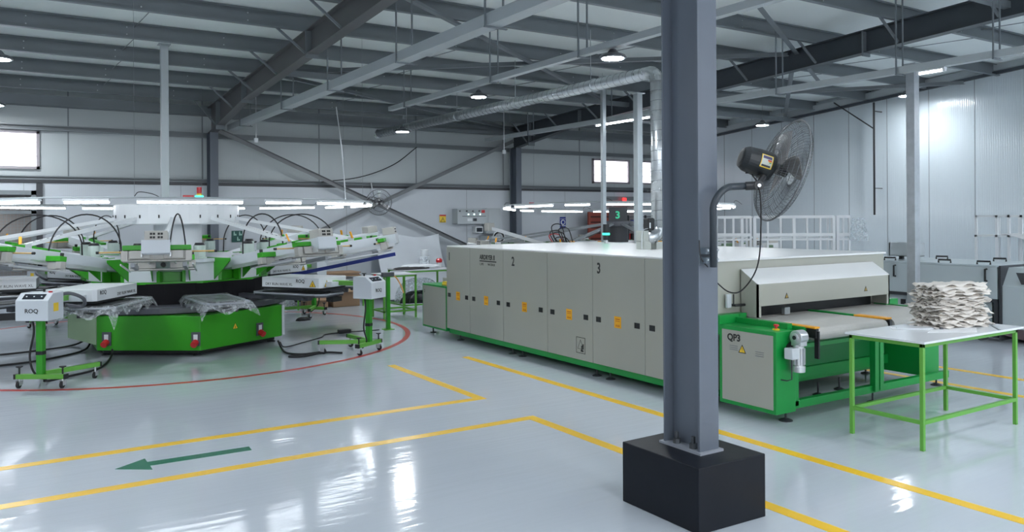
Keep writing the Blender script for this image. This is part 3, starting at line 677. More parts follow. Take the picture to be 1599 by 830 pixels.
def printing_machine(loc, label, ang0, base_poly=None, green=GREEN, armw=WHITEG, body=GREEN, strut=WHITE, dark=False, lift=9, nst=10):
    P = thing('printing_machine', (*loc, 0), label, 'printing machine', rz=0, group=None)
    P['_w'] = (0, 0, 0)
    L = dict(local=True)
    base_poly = base_poly or [(1.5 * cos(a), 1.5 * sin(a)) for a in [2 * pi * k / 6 for k in range(6)]]
    MB().prism(base_poly, .085, .54).build('base', green, P, bev=.008, **L)
    MB().prism([(x * .93, y * .93) for x, y in base_poly], .03, .085).build('base_plinth', BLACK, P, **L)
    for x, y in base_poly:
        MB().cyl((x * .9, y * .9, .01), (x * .9, y * .9, .09), .014, n=8).lathe([(.06, 0), (.06, .01), (.02, .026)], (x * .9, y * .9, 0), 14).build('levelling_foot', DGREY, P, **L)
    MB().lathe([(1.2, .54), (1.56, .54), (1.60, .56), (1.60, .625), (1.56, .645), (.5, .645)], n=40).build('index_ring', MGREY, P, **L)
    MB().lathe([(1.28, .645), (1.28, .93)], n=40).build('index_hub', mat('matt_black', (.006, .006, .008), .7, spec=.2), P, **L)  # shade of the gap under the carousel, put into a near-black colour
    # pallets
    npal = nst + 2; proto = None; pch = []
    for k in range(npal):
        a = ang0 + 2 * pi * (k + .5) / npal
        if proto is None:
            arm = MB().box(1.2, 2.55, -.05, .05, .68, .745).box(1.9, 2.0, -.12, .12, .70, .755).box(2.4, 2.5, -.12, .12, .70, .755).build('pallet_arm', MGREY, P, bev=.004, **L)
            poly = [(1.72, -.20), (1.80, -.27), (2.86, -.27), (2.98, -.17), (2.98, .17), (2.86, .27), (1.80, .27), (1.72, .20)]
            pal = MB().prism(poly, .755, .785).build('pallet', DGREY, arm, bev=.004, **L)
            # raised frame rim round the pallet
            rim = MB().tube([(x, y, .79) for x, y in poly], .014, 6, closed=True).build('pallet_rim', mat('pale_pallet_edge', (.30, .32, .35), .35), arm, **L)
            clip = MB().box(2.9, 3.02, -.09, .09, .69, .752).cyl((2.96, -.10, .72), (2.96, .10, .72), .022, n=10).build('pallet_clamp', BLACK, arm, **L)
            MB().prism([(1.86, -.19), (2.74, -.19), (2.80, -.13), (2.80, .13), (2.74, .19), (1.86, .19)], .785, .806).build('pallet_pad', BLACK, arm, bev=.005, **L)
            MB().box(2.20, 2.42, -.06, .06, .806, .812).build('pad_plate', MGREY, arm, **L)
            proto = arm; arm.rotation_euler = (0, 0, a)
        else:
            c = cp(proto, P); c.rotation_euler = (0, 0, a)
    # upper carousel body: ten-sided, white and green fields
    b = MB(); b.prism([(1.22 * cos(ang0 + 2 * pi * (k + .5) / nst), 1.22 * sin(ang0 + 2 * pi * (k + .5) / nst)) for k in range(nst)], .95, 1.22); b.build('carousel_core', body, P, **L)
    MB().prism([(1.34 * cos(ang0 + 2 * pi * (k + .5) / nst), 1.34 * sin(ang0 + 2 * pi * (k + .5) / nst)) for k in range(nst)], 1.215, 1.265).build('carousel_rim', WHITEG, P, bev=.004, **L)
    MB().prism([(1.30 * cos(ang0 + 2 * pi * (k + .5) / nst), 1.30 * sin(ang0 + 2 * pi * (k + .5) / nst)) for k in range(nst)], .925, .955).build('carousel_floor', green, P, **L)
    r_in = 1.34 * cos(pi / nst)
    pw = None; first = {}
    def put(key, a, mk):
        """first call builds the part, later calls copy it round the machine"""
        if key not in first:
            n0 = len(REG.get(P.name, [])); mk(); new = REG[P.name][n0:]; first[key] = new
            for o in new: o.rotation_euler = (0, 0, a)
            return
        for o in first[key]: cp(o, P).rotation_euler = (0, 0, a)
    def mk_panel():
        o = MB().box(r_in - .06, r_in - .008, -.22, .22, .955, 1.215).build('carousel_panel', WHITEG, P, bev=.003, **L)
        g = MB()
        for s in (-1, 1): g.box(r_in - .10, r_in, s * .22 - (.045 if s < 0 else 0), s * .22 + (.045 if s > 0 else 0), .955, 1.215)
        q = g.build('panel_edge', green, o, bev=.003, **L)
        return o, [q]
    def mk_gusset():
        g = MB()
        for y0 in (-.24, .23): g.extr([(1.0, y0, .955), (1.24, y0, .955), (1.62, y0, 1.24), (1.62, y0, 1.275), (1.0, y0, 1.275)], (0, .012, 0))
        o = g.build('arm_gusset', green, P, **L); return o, []
    def mk_arm():
        T = Matrix.Translation((1.05, 0, 1.065 if not dark else .98)) @ Matrix.Rotation(-R(lift), 4, 'Y')
        a = MB(); a.box(.15, 2.3, -.14, .14, 0, .15, T)
        o = a.build('print_arm', armw, P, bev=.006, **L)
        ch = []
        b2 = MB().box(.5, 2.28, -.155, -.142, -.03, .02, T).box(.5, 2.28, .142, .155, -.03, .02, T)
        ch.append(b2.build('arm_rail', ALU, o, **L))
        ch.append(MB().box(2.3, 2.312, -.15, .15, .005, .155, T).build('arm_end_cap', WHITEG, o, bev=.004, **L))
        ch.append(MB().box(1.15, 1.78, -.04, .04, .15, .185, T).build('arm_spine', green, o, bev=.003, **L))
        g = MB().box(2.12, 2.30, -.12, .12, .15, .26, T)
        ch.append(g.build('control_box', BEIGE, o, bev=.006, **L))
        g = MB()
        for yy in (-.05, -.02, .03, .06):
            for zq in (.185, .225): g.box(2.300, 2.304, yy - .012, yy + .012, zq - .012, zq + .012, T)
        ch.append(g.build('push_button', BLACK, o, **L))
        # squeegee carriage across the arm
        g = MB().box(1.35, 1.45, -.36, .36, .02, .085, T).box(2.06, 2.16, -.36, .36, .06, .115, T)
        ch.append(g.build('carriage_plate', green, o, bev=.004, **L))
        g = MB().box(1.37, 1.43, -.28, -.08, -.075, .01, T).box(1.37, 1.43, .08, .28, -.075, .01, T).box(1.36, 1.44, -.37, -.29, -.07, .02, T).box(1.36, 1.44, .29, .37, -.07, .02, T)
        g.box(1.35, 1.44, -.37, .37, -.10, -.082, T).box(2.14, 2.19, -.28, -.07, -.04, .05, T).box(2.14, 2.19, .07, .28, -.04, .05, T).box(2.08, 2.16, -.30, .30, -.05, .05, T).box(2.05, 2.18, -.36, .36, -.07, -.055, T).box(2.10, 2.18, -.37, -.30, -.06, .05, T).box(2.10, 2.18, .30, .37, -.06, .05, T)
        ch.append(g.build('squeegee_clamp', BEIGE, o, bev=.004, **L))
        g = MB().box(1.30, 2.14, -.385, -.37, -.11, -.09, T).box(1.30, 2.14, .37, .385, -.11, -.09, T)
        ch.append(g.build('screen_holder', ALU, o, bev=.003, **L))
        g = MB().tube([T @ Vector((2.06, -.62, .05)), T @ Vector((2.06, .62, .05))], .009, 8)
        ch.append(g.build('carriage_rod', mat('amber_hose', (.62, .40, .14), .4), o, **L))
        g = MB().cyl(T @ Vector((2.06, -.64, .05)), T @ Vector((2.06, -.61, .05)), .016, n=10).cyl(T @ Vector((2.06, .61, .05)), T @ Vector((2.06, .64, .05)), .016, n=10).cyl(T @ Vector((1.40, .0, -.03)), T @ Vector((1.34, 0, -.03)), .03, n=12)
        for s in (-1, 1):
            for xx in (1.40, 2.06): g.cyl(T @ Vector((xx, s * .33, .085)), T @ Vector((xx, s * .33, .125)), .022, n=10)
        ch.append(g.build('clamp_knob', BLACK, o, **L))
        ch.append(MB().box(1.55, 1.95, -.30, -.255, -.11, -.06, T).box(1.55, 1.95, .255, .30, -.11, -.06, T).build('squeegee', mat('squeegee_holder', (.35, .37, .40), .35, metal=.4), o, bev=.003, **L))
        return o, ch
    def mk_strut():
        p0 = Vector((.84, 0, 1.83)) if not dark else Vector((.32, 0, 1.66)); p1 = Vector((2.62, 0, 1.51)) if not dark else Vector((2.9, 0, 1.30))
        g = MB().beam(p0, p1, [(-.03, -.022), (.03, -.022), (.03, .022), (.024, .022), (.024, .016), (-.024, .016), (-.024, .022), (-.03, .022)])
        o = g.build('support_strut', strut, P, **L)
        q = MB().cyl(p0 + Vector((0, -.035, 0)), p0 + Vector((0, .035, 0)), .022, n=10).build('strut_pivot', BLACK, o, **L)
        dd = (p1 - p0).normalized(); uu = Vector((-dd.z, 0, dd.x))
        for k in range(5):
            cc = p1 - dd * (.12 + .10 * k) + uu * .0185; MB().lathe([(.017, 0), (.017, .002)], cc, 12, uu).build('strut_hole', BLACK, o, **L)
        q2 = MB().box(p1.x - .04, p1.x + .05, -.045, .045, p1.z - .09, p1.z + .015).build('strut_shoe', ALU, o, bev=.004, **L)
        q3 = MB().beam((p1.x + .03, -.06, p1.z), (p1.x + .0, -.09, p1.z + .10), rect(.035, .02)).build('grip', ORANGE, o, bev=.006, **L)
        return o, [q, q2, q3]
    def mk_hose():
        pts = [(1.32, .19, 1.26)] + [(1.84 - .52 * cos(t), .19 - .04 * t, 1.42 + .46 * sin(t)) for t in [pi * k / 20 for k in range(1, 20)]] + [(2.36, .06, 1.42)]
        o = MB().tube(pts, .0095, 8).build('air_hose', RUBBER, P, smooth=True, **L); return o, []
    def mk_motor():
        x, y = 1.20, .36
        o = MB().cyl((x, y, 1.265), (x, y, 1.29), .095, n=20).cyl((x, y, 1.29), (x, y, 1.45), .080, n=20).box(x - .11, x - .03, y - .05, y + .05, 1.33, 1.43).build('servo_motor', SERVO, P, bev=.004, **L)
        q = MB().cyl((x, y, 1.45), (x, y, 1.485), .072, .058, n=20).build('motor_cap', BLACK, o, **L)
        return o, [q]
    for k in range(nst):
        a = ang0 + 2 * pi * k / nst
        put('gusset', a, mk_gusset); put('arm', a, mk_arm)
        if not dark: put('hose', a, mk_hose); put('motor', a, mk_motor)
        put('panel', a + pi / nst, mk_panel)
        put('strut', a, mk_strut)
    MB().cyl((0, 0, 1.22), (0, 0, 1.75 if not dark else 1.61), .34 if not dark else .22, n=32).build('centre_column', WHITE if not dark else DGREY, P, **L)
    dr = .875 if not dark else .34; d0, d1 = (1.735, 2.03) if not dark else (1.60, 1.72)
    MB().lathe([(.2, d0), (dr - .015, d0), (dr, d0 + .015), (dr, d1 - .015), (dr - .015, d1), (.15, d1)], n=40).build('drum', WHITE if not dark else MGREY, P, **L)
    b = MB()
    for k in range(20 if not dark else 0):
        a = ang0 + 2 * pi * k / 20 + .1; T = Matrix.Rotation(a, 4, 'Z'); b.box(.868, .885, -.008, .008, 1.83, 1.875, T)
    if not dark: b.build('drum_slot', BLACK, P, **L)
    return P, first

C1 = Vector((2.22, 12.90)); u1 = Vector((-C1.x, -C1.y)).normalized(); FA = atan2(u1.y, u1.x)
def pol(th, r, c=C1):     # th: degrees to the picture's right of the direction facing the doorway side
    a = FA + R(th); return Vector((c.x + r * cos(a), c.y + r * sin(a)))
bp = [(x - C1.x, y - C1.y) for x, y in ((1.02, 11.80), (2.16, 11.00), (3.44, 11.72), (3.44, 13.5), (2.25, 14.35), (1.02, 13.6))]
P1, F1 = printing_machine((C1.x, C1.y), 'large round green and white textile printing machine on the left', FA + R(-4), base_poly=bp)
# tower light and small boxes on the drum
tl = MB().cyl((.25, -.30, 2.03), (.25, -.30, 2.10), .03, n=16).build('tower_light', BLACK, P1, local=True)
MB().cyl((.25, -.30, 2.10), (.25, -.30, 2.165), .058, n=16).build('green_lamp', LEDG, tl, local=True)
MB().cyl((.25, -.30, 2.165), (.25, -.30, 2.20), .036, n=16).build('orange_lamp', LENSO, tl, local=True)
MB().cyl((.25, -.30, 2.20), (.25, -.30, 2.29), .036, n=16).build('red_lamp', LENSR, tl, local=True)
MB().box(.02, .17, -.32, -.28, 2.11, 2.17).build('socket_box', RED, P1, bev=.004, local=True)
# sockets, plates on the green base
def face_frame(i, q, z):
    a = Vector((*bp[i], 0)); c = Vector((*bp[(i + 1) % 6], 0)); d = (c - a).normalized(); n = Vector((d.y, -d.x, 0))
    return a + (c - a) * q + Vector((0, 0, z)), d, n
for i, q in ((0, .10), (0, .96), (1, .70)):
    o, d, n = face_frame(i, q, .17); T = Matrix((d, n, Vector((0, 0, 1)))).transposed().to_4x4(); T.translation = o
    s = MB().box(-.06, .06, 0, .02, -.02, .16, T).build('socket_plate', MGREY, P1, bev=.004, local=True)
    MB().box(-.028, .028, .02, .024, .06, .13, T).build('switch', WHITE, s, local=True)
    MB().cyl(T @ Vector((0, .015, .03)), T @ Vector((0, .09, .0)), .042, n=16).build('plug', RED, s, bev=.003, local=True)
o, d, n = face_frame(1, .40, .30); hazard(P1, o + n * .001, d, (0, 0, 1), .05)
# flared green plate on the left of the base
MB().extr([(bp[0][0] - .002, bp[0][1], .16), (bp[0][0] - .30, bp[0][1] + .5, .22), (bp[0][0] - .30, bp[0][1] + .5, .55), (bp[0][0] - .002, bp[0][1], .54)], (-.006, -.004, 0)).build('side_flap', mat('pale_green_plate', (.42, .58, .36), .4), P1, local=True)
MB().box(bp[2][0] + .01, bp[2][0] + .05, bp[2][1] + .02, bp[2][1] + .3, .1, .54).build('side_cabinet', WHITEG, P1, local=True)
# plastic film over the nearest pallets
def film_over(th, seed):
    rnd = random.Random(seed); a = FA + R(th); Rm = Matrix.Rotation(a, 4, 'Z')
    ph = [rnd.uniform(0, 6.28) for _ in range(6)]
    def fn(s, t):
        x = 1.75 + 1.32 * s; y = -.38 + .76 * t
        z = .815 + .006 * sin(9 * x + ph[0]) * sin(13 * y + ph[1]) + .003 * sin(31 * x + ph[2]) * sin(27 * y + ph[3])
        e = max(0, (abs(y) - .27) / .11); f = max(0, (x - 2.94) / .13); z -= .10 * e ** 1.2 * (1 + .3 * sin(20 * x + ph[4])) + .11 * f ** 1.2 * (1 + .35 * sin(18 * y + ph[5]))
        y2 = y * (1 - .10 * e); return Rm @ Vector((x, y2, z))
    o = MB().grid(fn, 30, 22).build('pallet_film', FILM, P1, smooth=True, local=True); return o
for k, th in enumerate((-19, 11)): film_over(th, k + 3)
# long blue squeegee hanging under the raised arm on the right
q0 = Matrix.Rotation(FA + R(68), 4, 'Z'); MB().beam(q0 @ Vector((1.62, .30, .93)), q0 @ Vector((3.25, .30, 1.25)), rect(.03, .055)).build('blue_squeegee', BLUE, P1, local=True)

# ---- flash drying units on wheeled stands round the machine
def flash_unit(pos, centre, label, heater=True, height=.0, hx=0.0, logo=True, ext=1.0):
    d = (Vector(centre) - Vector(pos)); rz = atan2(d.y, d.x) - pi / 2
    T = thing('flash_dryer', (*pos, 0), label, 'flash dryer', rz=rz, group=None); T['_w'] = (0, 0, 0); L = dict(local=True)
    MB().box(-.27, .27, -.03, .03, .10, .15).build('cross_bar', LIME, T, bev=.003, **L)
    for s in (-1, 1):
        MB().box(s * .27 - .012, s * .27 + .012, -.031, .031, .099, .151).build('bar_end_cap', BLACK, T, **L)
        MB().cyl((s * .235, 0, .02), (s * .235, 0, .22), .009, n=8).lathe([(.012, 0), (.035, .012), (.035, .02)], (s * .235, 0, .215), 12).build('jack_screw', BLACK, T, **L)
        leg = MB().beam((s * .03, .02, .155), (s * .33, .56, .155), rect(.05, .05)).build('leg', LIME, T, bev=.003, **L)
        MB().beam((s * .33, .56, .155), (s * .34, .578, .155), rect(.052, .052)).build('bar_end_cap', BLACK, leg, **L)
    for x, y in ((-.235, 0), (.235, 0), (-.31, .52), (.31, .52)):
        c = MB().cyl((x, y, .075), (x, y, .13), .010, n=8).box(x - .022, x - .017, y - .03, y + .03, .03, .08).box(x + .017, x + .022, y - .03, y + .03, .03, .08).build('caster', ALU, T, **L)
        MB().cyl((x - .014, y - .012, .036), (x + .014, y - .012, .036), .036, n=18).build('wheel', RUBBER, c, bev=.004, **L)
    MB().box(-.034, .034, -.034, .034, .15, .76).build('pole', mat('pole_green_enamel', (.03, .28, .015), .35), T, bev=.004, **L)
    MB().box(-.036, .036, -.036, .036, .36, .40).build('pole_collar', BLACK, T, **L)
    # controller with a sloping top panel
    pr = [(-.16, .74), (.13, .74), (.13, 1.03), (-.06, 1.03), (-.16, .955)]
    cb = MB().extr([(-.175, y, z) for y, z in pr], (.35, 0, 0)).build('controller', WHITEG, T, bev=.005, **L)
    n = Vector((0, -.075, .10)).normalized(); up = Vector((0, .10, .075)).normalized(); oo = Vector((0, -.11, .9925))
    MB().extr([oo + Vector((-.115, 0, 0)) - up * .04 + n * .001, oo + Vector((.115, 0, 0)) - up * .04 + n * .001, oo + Vector((.115, 0, 0)) + up * .04 + n * .001, oo + Vector((-.115, 0, 0)) + up * .04 + n * .001], n * .002).build('key_pad', SCREEN, cb, **L)
    b = MB()
    for kx in (-.08, 0, .08): b.cyl(oo + Vector((kx, 0, 0)) + n * .003, oo + Vector((kx, 0, 0)) + n * .006, .008, n=8)
    b.build('key', WHITE, cb, **L)
    if logo: text('ROQ', .062, INKM, cb, (-.075, -.1615, .825), (1, 0, 0), (0, 0, 1), bold=.001, local=True, sx=1.05)
    MB().box(.1755, .177, -.06, .03, .83, .92).build('yellow_label', YELLOW, cb, **L)
    MB().cyl((.12, -.02, 1.03), (.12, -.02, 1.045), .02, n=12).build('stop_button', RED, cb, **L)
    MB().cyl((-.0, .07, 1.03), (-.0, .07, 1.06), .012, n=10).lathe([(.03, 0), (.03, .01)], (-.0, .07, 1.06), 12).build('clamp_knob', BLACK, T, **L)
    MB().tube(bez([(-.09, .0, .74), (-.075, -.0, .60), (-.12, -.0, .35), (-.07, -.01, .17), (.0, .1, .06)], 8), .011, 8).build('power_cable', RUBBER, T, smooth=True, **L)
    if heater:
        y0, y1 = .55, .55 + ext
        h = MB().extr([(-.26 + hx, y0, .87), (.26 + hx, y0, .87), (.30 + hx, y0 + .04, .87), (.30 + hx, y1, .87), (-.30 + hx, y1, .87), (-.30 + hx, y0 + .04, .87)], (0, 0, .135)).build('heater_head', WHITE, T, bev=.004, **L)
        MB().box(-.29 + hx, .29 + hx, y0 + .03, y1 - .01, .845, .87).build('heater_underside', BLACK, h, **L)
        MB().box(-.05, .05, .13, y0 + .02, .90, .96).build('heater_arm', LIME, T, bev=.003, **L)
        MB().box(-.20, .20, y0 - .10, y0, .885, .95).build('heater_bracket', WHITEG, T, bev=.003, **L)
        text('ROQ', .065, INKM, h, (.301 + hx, y0 + .10, .94), (0, 1, 0), (0, 0, 1), bold=.001, local=True)
        text('DRY RUN WAVE XL', .052, INKM, h, (.301 + hx, y1 - .50, .895), (0, 1, 0), (0, 0, 1), local=True)
        text('ROQ', .065, INKM, h, (-.301 + hx, y0 + .42, .94), (0, -1, 0), (0, 0, 1), bold=.001, local=True)
        text('DRY RUN WAVE XL', .052, INKM, h, (-.301 + hx, y1 - .06, .895), (0, -1, 0), (0, 0, 1), local=True)
        hazard(h, (-.18 + hx, y0 - .001, .885), (1, 0, 0), (0, 0, 1), .055)
        hazard(h, (-.302 + hx, y0 + .14, .885), (0, -1, 0), (0, 0, 1), .055)
        MB().tube(bez([(.10, .10, .98), (.2, .2, 1.0), (.3, .3, .93), (.22, .42, .83), (.1, .3, .86)], 8), .020, 10).build('conduit', MGREY, T, smooth=True, **L)
    return T
S1 = (.325, 9.97); S2 = (4.13, 10.07)
flash_unit(S1, C1, 'nearest flash dryer, on a green wheeled stand left of the round machine base')
flash_unit(S2, C1, 'flash dryer on a green wheeled stand right of the round machine, by the green post')
flash_unit((4.93, 14.70), C1, 'flash dryer behind the right side of the round machine, near the cardboard boxes')
flash_unit((.55, 15.75), C1, 'flash dryer behind the round machine, seen left of its green base')
flash_unit((-1.15, 13.2), C1, 'flash dryer at the left edge whose green wheeled base ends in view')

# ---- second machine behind the dryer
C2 = (11.30, 13.40)
P2, F2 = printing_machine(C2, 'second round printing machine behind the dryer with the green number 3 sign', atan2(-C2[1], -C2[0]) + R(16), green=mat('second_green_enamel', (.12, .2, .12), .4), armw=ALU, strut=mat('strut_grey', (.20, .22, .23), .35), dark=True, lift=3)
vd = Vector((-C2[0], -C2[1], 0)).normalized(); rt = Vector((-vd.y, vd.x, 0))
b = MB(); Tm = Matrix((rt, -vd, Vector((0, 0, 1)))).transposed().to_4x4()
sg = MB().box(-.20, .20, -.06, .06, 1.715, 2.02, Tm).build('number_box', DGREY, P2, bev=.006, local=True)
text('3', .22, mat('green_lit_digit', (.02, .5, .25), .4, emit=.12, ecol=(.1, .9, .5)), sg, Tm @ Vector((-.06, -.061, 1.78)), rt, (0, 0, 1), bold=.006, local=True)

# two raised arms of the second machine with a knot of hoses at their root
for off in (0.0, .16):
    q0 = Vector((8.62 + off * .55, 11.95 + off, 1.24)); q1 = Vector((7.62 + off * .55, 12.72 + off, 1.62)); o3 = Vector((*C2, 0))
    t_ = MB().beam(q0 - o3, q1 - o3, [(-.05, -.03), (.05, -.03), (.05, .03), (.03, .03), (.03, .0), (-.03, .0), (-.03, .03), (-.05, .03)]).build('raised_arm', ALU, P2, local=True)
    MB().box(q1.x - .07 - o3.x, q1.x + .07 - o3.x, q1.y - .07 - o3.y, q1.y + .07 - o3.y, q1.z - .06, q1.z + .09).build('arm_head', BEIGE, t_, bev=.01, local=True)
rnd_ = random.Random(3)
for k in range(6):
    a_ = Vector((8.75 + rnd_.uniform(-.1, .1), 12.0 + rnd_.uniform(-.1, .1), 1.28)) - Vector((*C2, 0)); h_ = rnd_.uniform(.12, .38)
    MB().tube(bez([a_, a_ + Vector((-.1, .05, h_)), a_ + Vector((.08, .0, h_ * 1.1)), a_ + Vector((.16, -.05, .05))], 8), .010, 6).build('air_hose', RED if k == 2 else RUBBER, P2, local=True)
for k, (x_, y_) in enumerate(((9.05, 12.1), (9.45, 11.7), (10.25, 11.0))):
    MB().box(x_ - .06 - C2[0], x_ + .06 - C2[0], y_ - .05 - C2[1], y_ + .05 - C2[1], 1.20, 1.36).build('yellow_grip', ORANGE, P2, bev=.02, local=True)

def tower(loc, label):
    t = thing('tower_light', loc, label, 'signal light'); x, y, z = loc
    MB().cyl((x, y, z), (x, y, z + .05), .03, n=12).build('stem', ALU, t)
    MB().cyl((x, y, z + .05), (x, y, z + .13), .05, n=16).build('base', BLACK, t)
    MB().cyl((x, y, z + .13), (x, y, z + .16), .056, n=16).build('green_lamp', LEDG, t)
    MB().cyl((x, y, z + .16), (x, y, z + .30), .05, n=16).build('dark_lens', BLACK, t)
    return t
tower((8.06, 10.75 - .9, 1.392), 'tower light with its green lamp lit above the dryer, in front of the second machine')

# ================================================================== RINGS OF TUBE LIGHTS
def ring_light(c, z, rad, nlong, label, a_off, facing, ltube, stube, top, tilt=0.0):
    t = thing('ring_light', (*c, z), label, 'ceiling light')
    step = 2 * pi / nlong; pts = []
    for k in range(nlong):
        for da in (-.30, .30, .36, .64): pass
    N = nlong * 2
    A = [facing + a_off + step * k for k in range(nlong)]
    la = ltube / rad / 2; sa = stube / rad / 2; gap = (step - 2 * la - 2 * sa) / 2
    poly = []
    spans = []
    for a in A:
        spans.append((a - la, a + la)); m = a + la + gap + sa; spans.append((m - sa, m + sa))
    for s in spans: poly += [s[0], s[1]]
    P = lambda a, r=rad, zz=z: Vector((c[0] + r * cos(a), c[1] + r * sin(a), zz + tilt * cos(a - facing)))
    MB().tube([P(a, rad, z + .055) for a in poly], .012, 6, closed=True).build('frame', TRAY, t)
    for s0, s1 in spans:
        p, q = P(s0), P(s1); d = (q - p).normalized(); p2 = p + d * .02; q2 = q - d * .02
        h = MB().beam(p2, q2, [(-.03, .018), (.03, .018), (.02, .045), (-.02, .045)]).build('lamp_housing', WHITE, t)
        MB().cyl(p2 + d * .01, q2 - d * .01, .014, n=10).build('tube', TUBE, h)
    b = MB()
    for k in range(6):
        a = poly[(k * len(poly)) // 6]; p = P(a, rad, z + .06); b.cyl(p, (p.x, p.y, top(p.y)), .002, n=4)
    b.build('suspension_wire', STEELM, t)
    b = MB()
    for k in range(5):
        a = poly[(k * len(poly)) // 5]; p = P(a, rad, z + .07); b.tube(bez([p, p + Vector((.05, 0, .05)), p + Vector((.2, .05, .03)), p + Vector((.3, .05, -.02))], 5), .005, 5)
    b.build('lead_wire', BLACK, t)
    return t
ring_light((2.20, 12.93), 2.01, 2.92, 8, 'ring of white tube lights hanging over the left printing machine', R(3.5), FA, 1.24, .56, lambda y: roofz(y) - .1)
ring_light((11.15, 13.25), 1.99, 2.45, 7, 'ring of white tube lights hanging over the second printing machine', R(8), atan2(-13.25, -11.15), 1.20, .55, lambda y: roofz(y) - .1, .05)
# ================================================================== CABLE TRAYS, TUBES AND LAMPS UNDER THE ROOF
def tray(X, z, y0, y1, lbl, hang, m=TRAY, wd=.16, ht=.11):
    t = thing('cable_tray', (X, (y0 + y1) / 2, z), lbl, 'cable tray')
    MB().beam((X, y0, z), (X, y1, z), [(-wd / 2, -ht / 2), (wd / 2, -ht / 2), (wd / 2, ht / 2), (-wd / 2, ht / 2)]).build('trunking', m, t, bev=.003)
    MB().box(X - wd / 2 - .004, X + wd / 2 + .004, min(y0, y1), max(y0, y1), z + ht / 2 - .006, z + ht / 2 + .004).build('lid', m, t)
    for y in hang:
        b = MB()
        for s in (-1, 1): b.box(X + s * (wd / 2 + .02) - .008, X + s * (wd / 2 + .02) + .008, y - .008, y + .008, z - ht / 2 - .012, roofz(y) - .2)
        b.box(X - wd / 2 - .03, X + wd / 2 + .06, y - .012, y + .012, z - ht / 2 - .02, z - ht / 2 - .006)
        b.build('hanger', BLACK if False else STEEL, t)
    return t
TR1 = tray(3.90, 3.66, -7.5, 16.7, 'wide pale cable tray hanging along the roof left of the big column', (15.6, 12.9, 10.7, 8.4, 6.4))
TR2 = tray(5.72, 3.72, -7.5, 12.9, 'cable tray passing over the tunnel dryer above the spiral duct', (12.2, 9.4, 7.4, 5.6), wd=.09, ht=.07)
TR3 = tray(9.82, 3.68, -7.5, 16.5, 'cable tray with tube lights under it running past the tall galvanised post', (14.6, 11.9, 9.6, 7.9, 6.0, 4.8), wd=.11, ht=.08)
def strip(X, z, y0, y1, lbl, group=None):
    t = thing('tube_light', (X, (y0 + y1) / 2, z), lbl, 'ceiling light', group=group)
    MB().box(X - .03, X + .03, y0, y1, z - .02, z).build('housing', WHITE, t)
    MB().cyl((X, y0 + .03, z - .035), (X, y1 - .03, z - .035), .014, n=10).build('tube', TUBE, t)
    MB().box(X - .02, X + .02, y0, y0 + .03, z - .05, z - .02).box(X - .02, X + .02, y1 - .03, y1, z - .05, z - .02).build('end_cap', WHITE, t)
strip(9.82, 3.635, 10.7, 12.3, 'lit tube light under the cable tray, seen left of the spiral duct')
strip(9.82, 3.635, 9.2, 10.4, 'lit tube light under the cable tray, seen right behind the spiral duct')
strip(9.82, 3.635, 5.40, 5.76, 'lit tube light under the cable tray beside the tall galvanised post')
for k, (x, zz, y) in enumerate(((3.9, 3.61, 3.0), (3.9, 3.61, .5), (3.9, 3.61, -2.0), (5.72, 3.68, 2.6), (5.72, 3.68, 0.0), (5.72, 3.68, -2.6), (9.82, 3.635, 1.5), (9.82, 3.635, -1.0))):  # overhead fill tubes, added out of view for brightness
    strip(x, zz, y, y + 1.2, 'unseen tube light added under a cable tray to brighten the hall', 'added tube lights behind the viewer')
# LED high-bay discs
def bay(x, y, z, lbl, r=.15, top=None, group=None):
    t = thing('disc_lamp', (x, y, z), lbl, 'ceiling light', group=group)
    MB().lathe([(r * .96, .0), (r, .012), (r * .9, .035), (r * .45, .06), (r * .25, .10), (.01, .11)], (x, y, z), 28).build('lamp_body', MGREY, t, smooth=False)
    MB().cyl((x, y, z - .004), (x, y, z + .002), r * .78, n=28).build('diffuser', BAYE, t)
    MB().cyl((x, y, z + .10), (x, y, top or roofz(y) - (.001 if abs(y - 14.3) < .01 else .235)), .004, n=6).build('suspension_rod', STEEL, t)
    return t
bay(5.75, 6.89, 3.575, 'large lit disc lamp hanging above the spiral duct, nearest to the big blue-grey column', .155, top=3.72)
bay(6.59, 14.30, 3.50, 'lit disc lamp hanging near the open end of the spiral duct', .155)
bay(12.86, 10.77, 3.63, 'lit disc lamp hanging just above the fan, near the ribbed wall', .145)
bay(15.60, 9.41, 4.25, 'lit disc lamp beside the top of the tall galvanised post', .145)
bay(-.05, 10.71, 3.63, 'lit disc lamp cut off at the left edge of the picture', .15)
bay(-.12, 16.0, 3.75, 'lit disc lamp near the left window, partly cut off', .15)
bay(5.765, 9.90, 3.54, 'disc lamp behind the spiral duct where a strap holds it', .13, top=3.684)
for x, y in ((-.8, 3.4), (-2.6, 5.4), (-2.4, 8.2), (2.9, .6), (4.6, -1.2), (1.5, -4), (6.8, -3.5), (10.5, .5), (13.5, 1.0), (14.5, -4), (-5.5, 7), (8.0, 1.2), (12.6, 3.2), (15.2, 3.6)):  # unseen fill lamps, added to raise the overall light level
    bay(x, y, 3.75, 'unseen disc lamp added overhead to brighten the hall', .16, group='added disc lamps out of view')
bay(-.4, 18.3, 2.2, 'small lamp added to brighten the store behind the mesh gate', .12, top=2.497)  # fill lamp added inside the dim store
# downpipe rod by the ribbed wall, with its stay
o = MB().cyl((16.2, 10.5, 1.82), (16.2, 10.5, 4.30), .022, n=10).box(16.2, 16.493, 10.49, 10.51, 4.1, 4.12).box(16.2, 16.493, 10.49, 10.51, 2.4, 2.415).cyl((16.2, 10.5, 3.72), (16.2, 11.5, 4.42), .015, n=8).build('drop_rod', BLACK)
tag(o, 'dark rod hanging down the ribbed wall, with a slanting stay at its top', 'pipe')
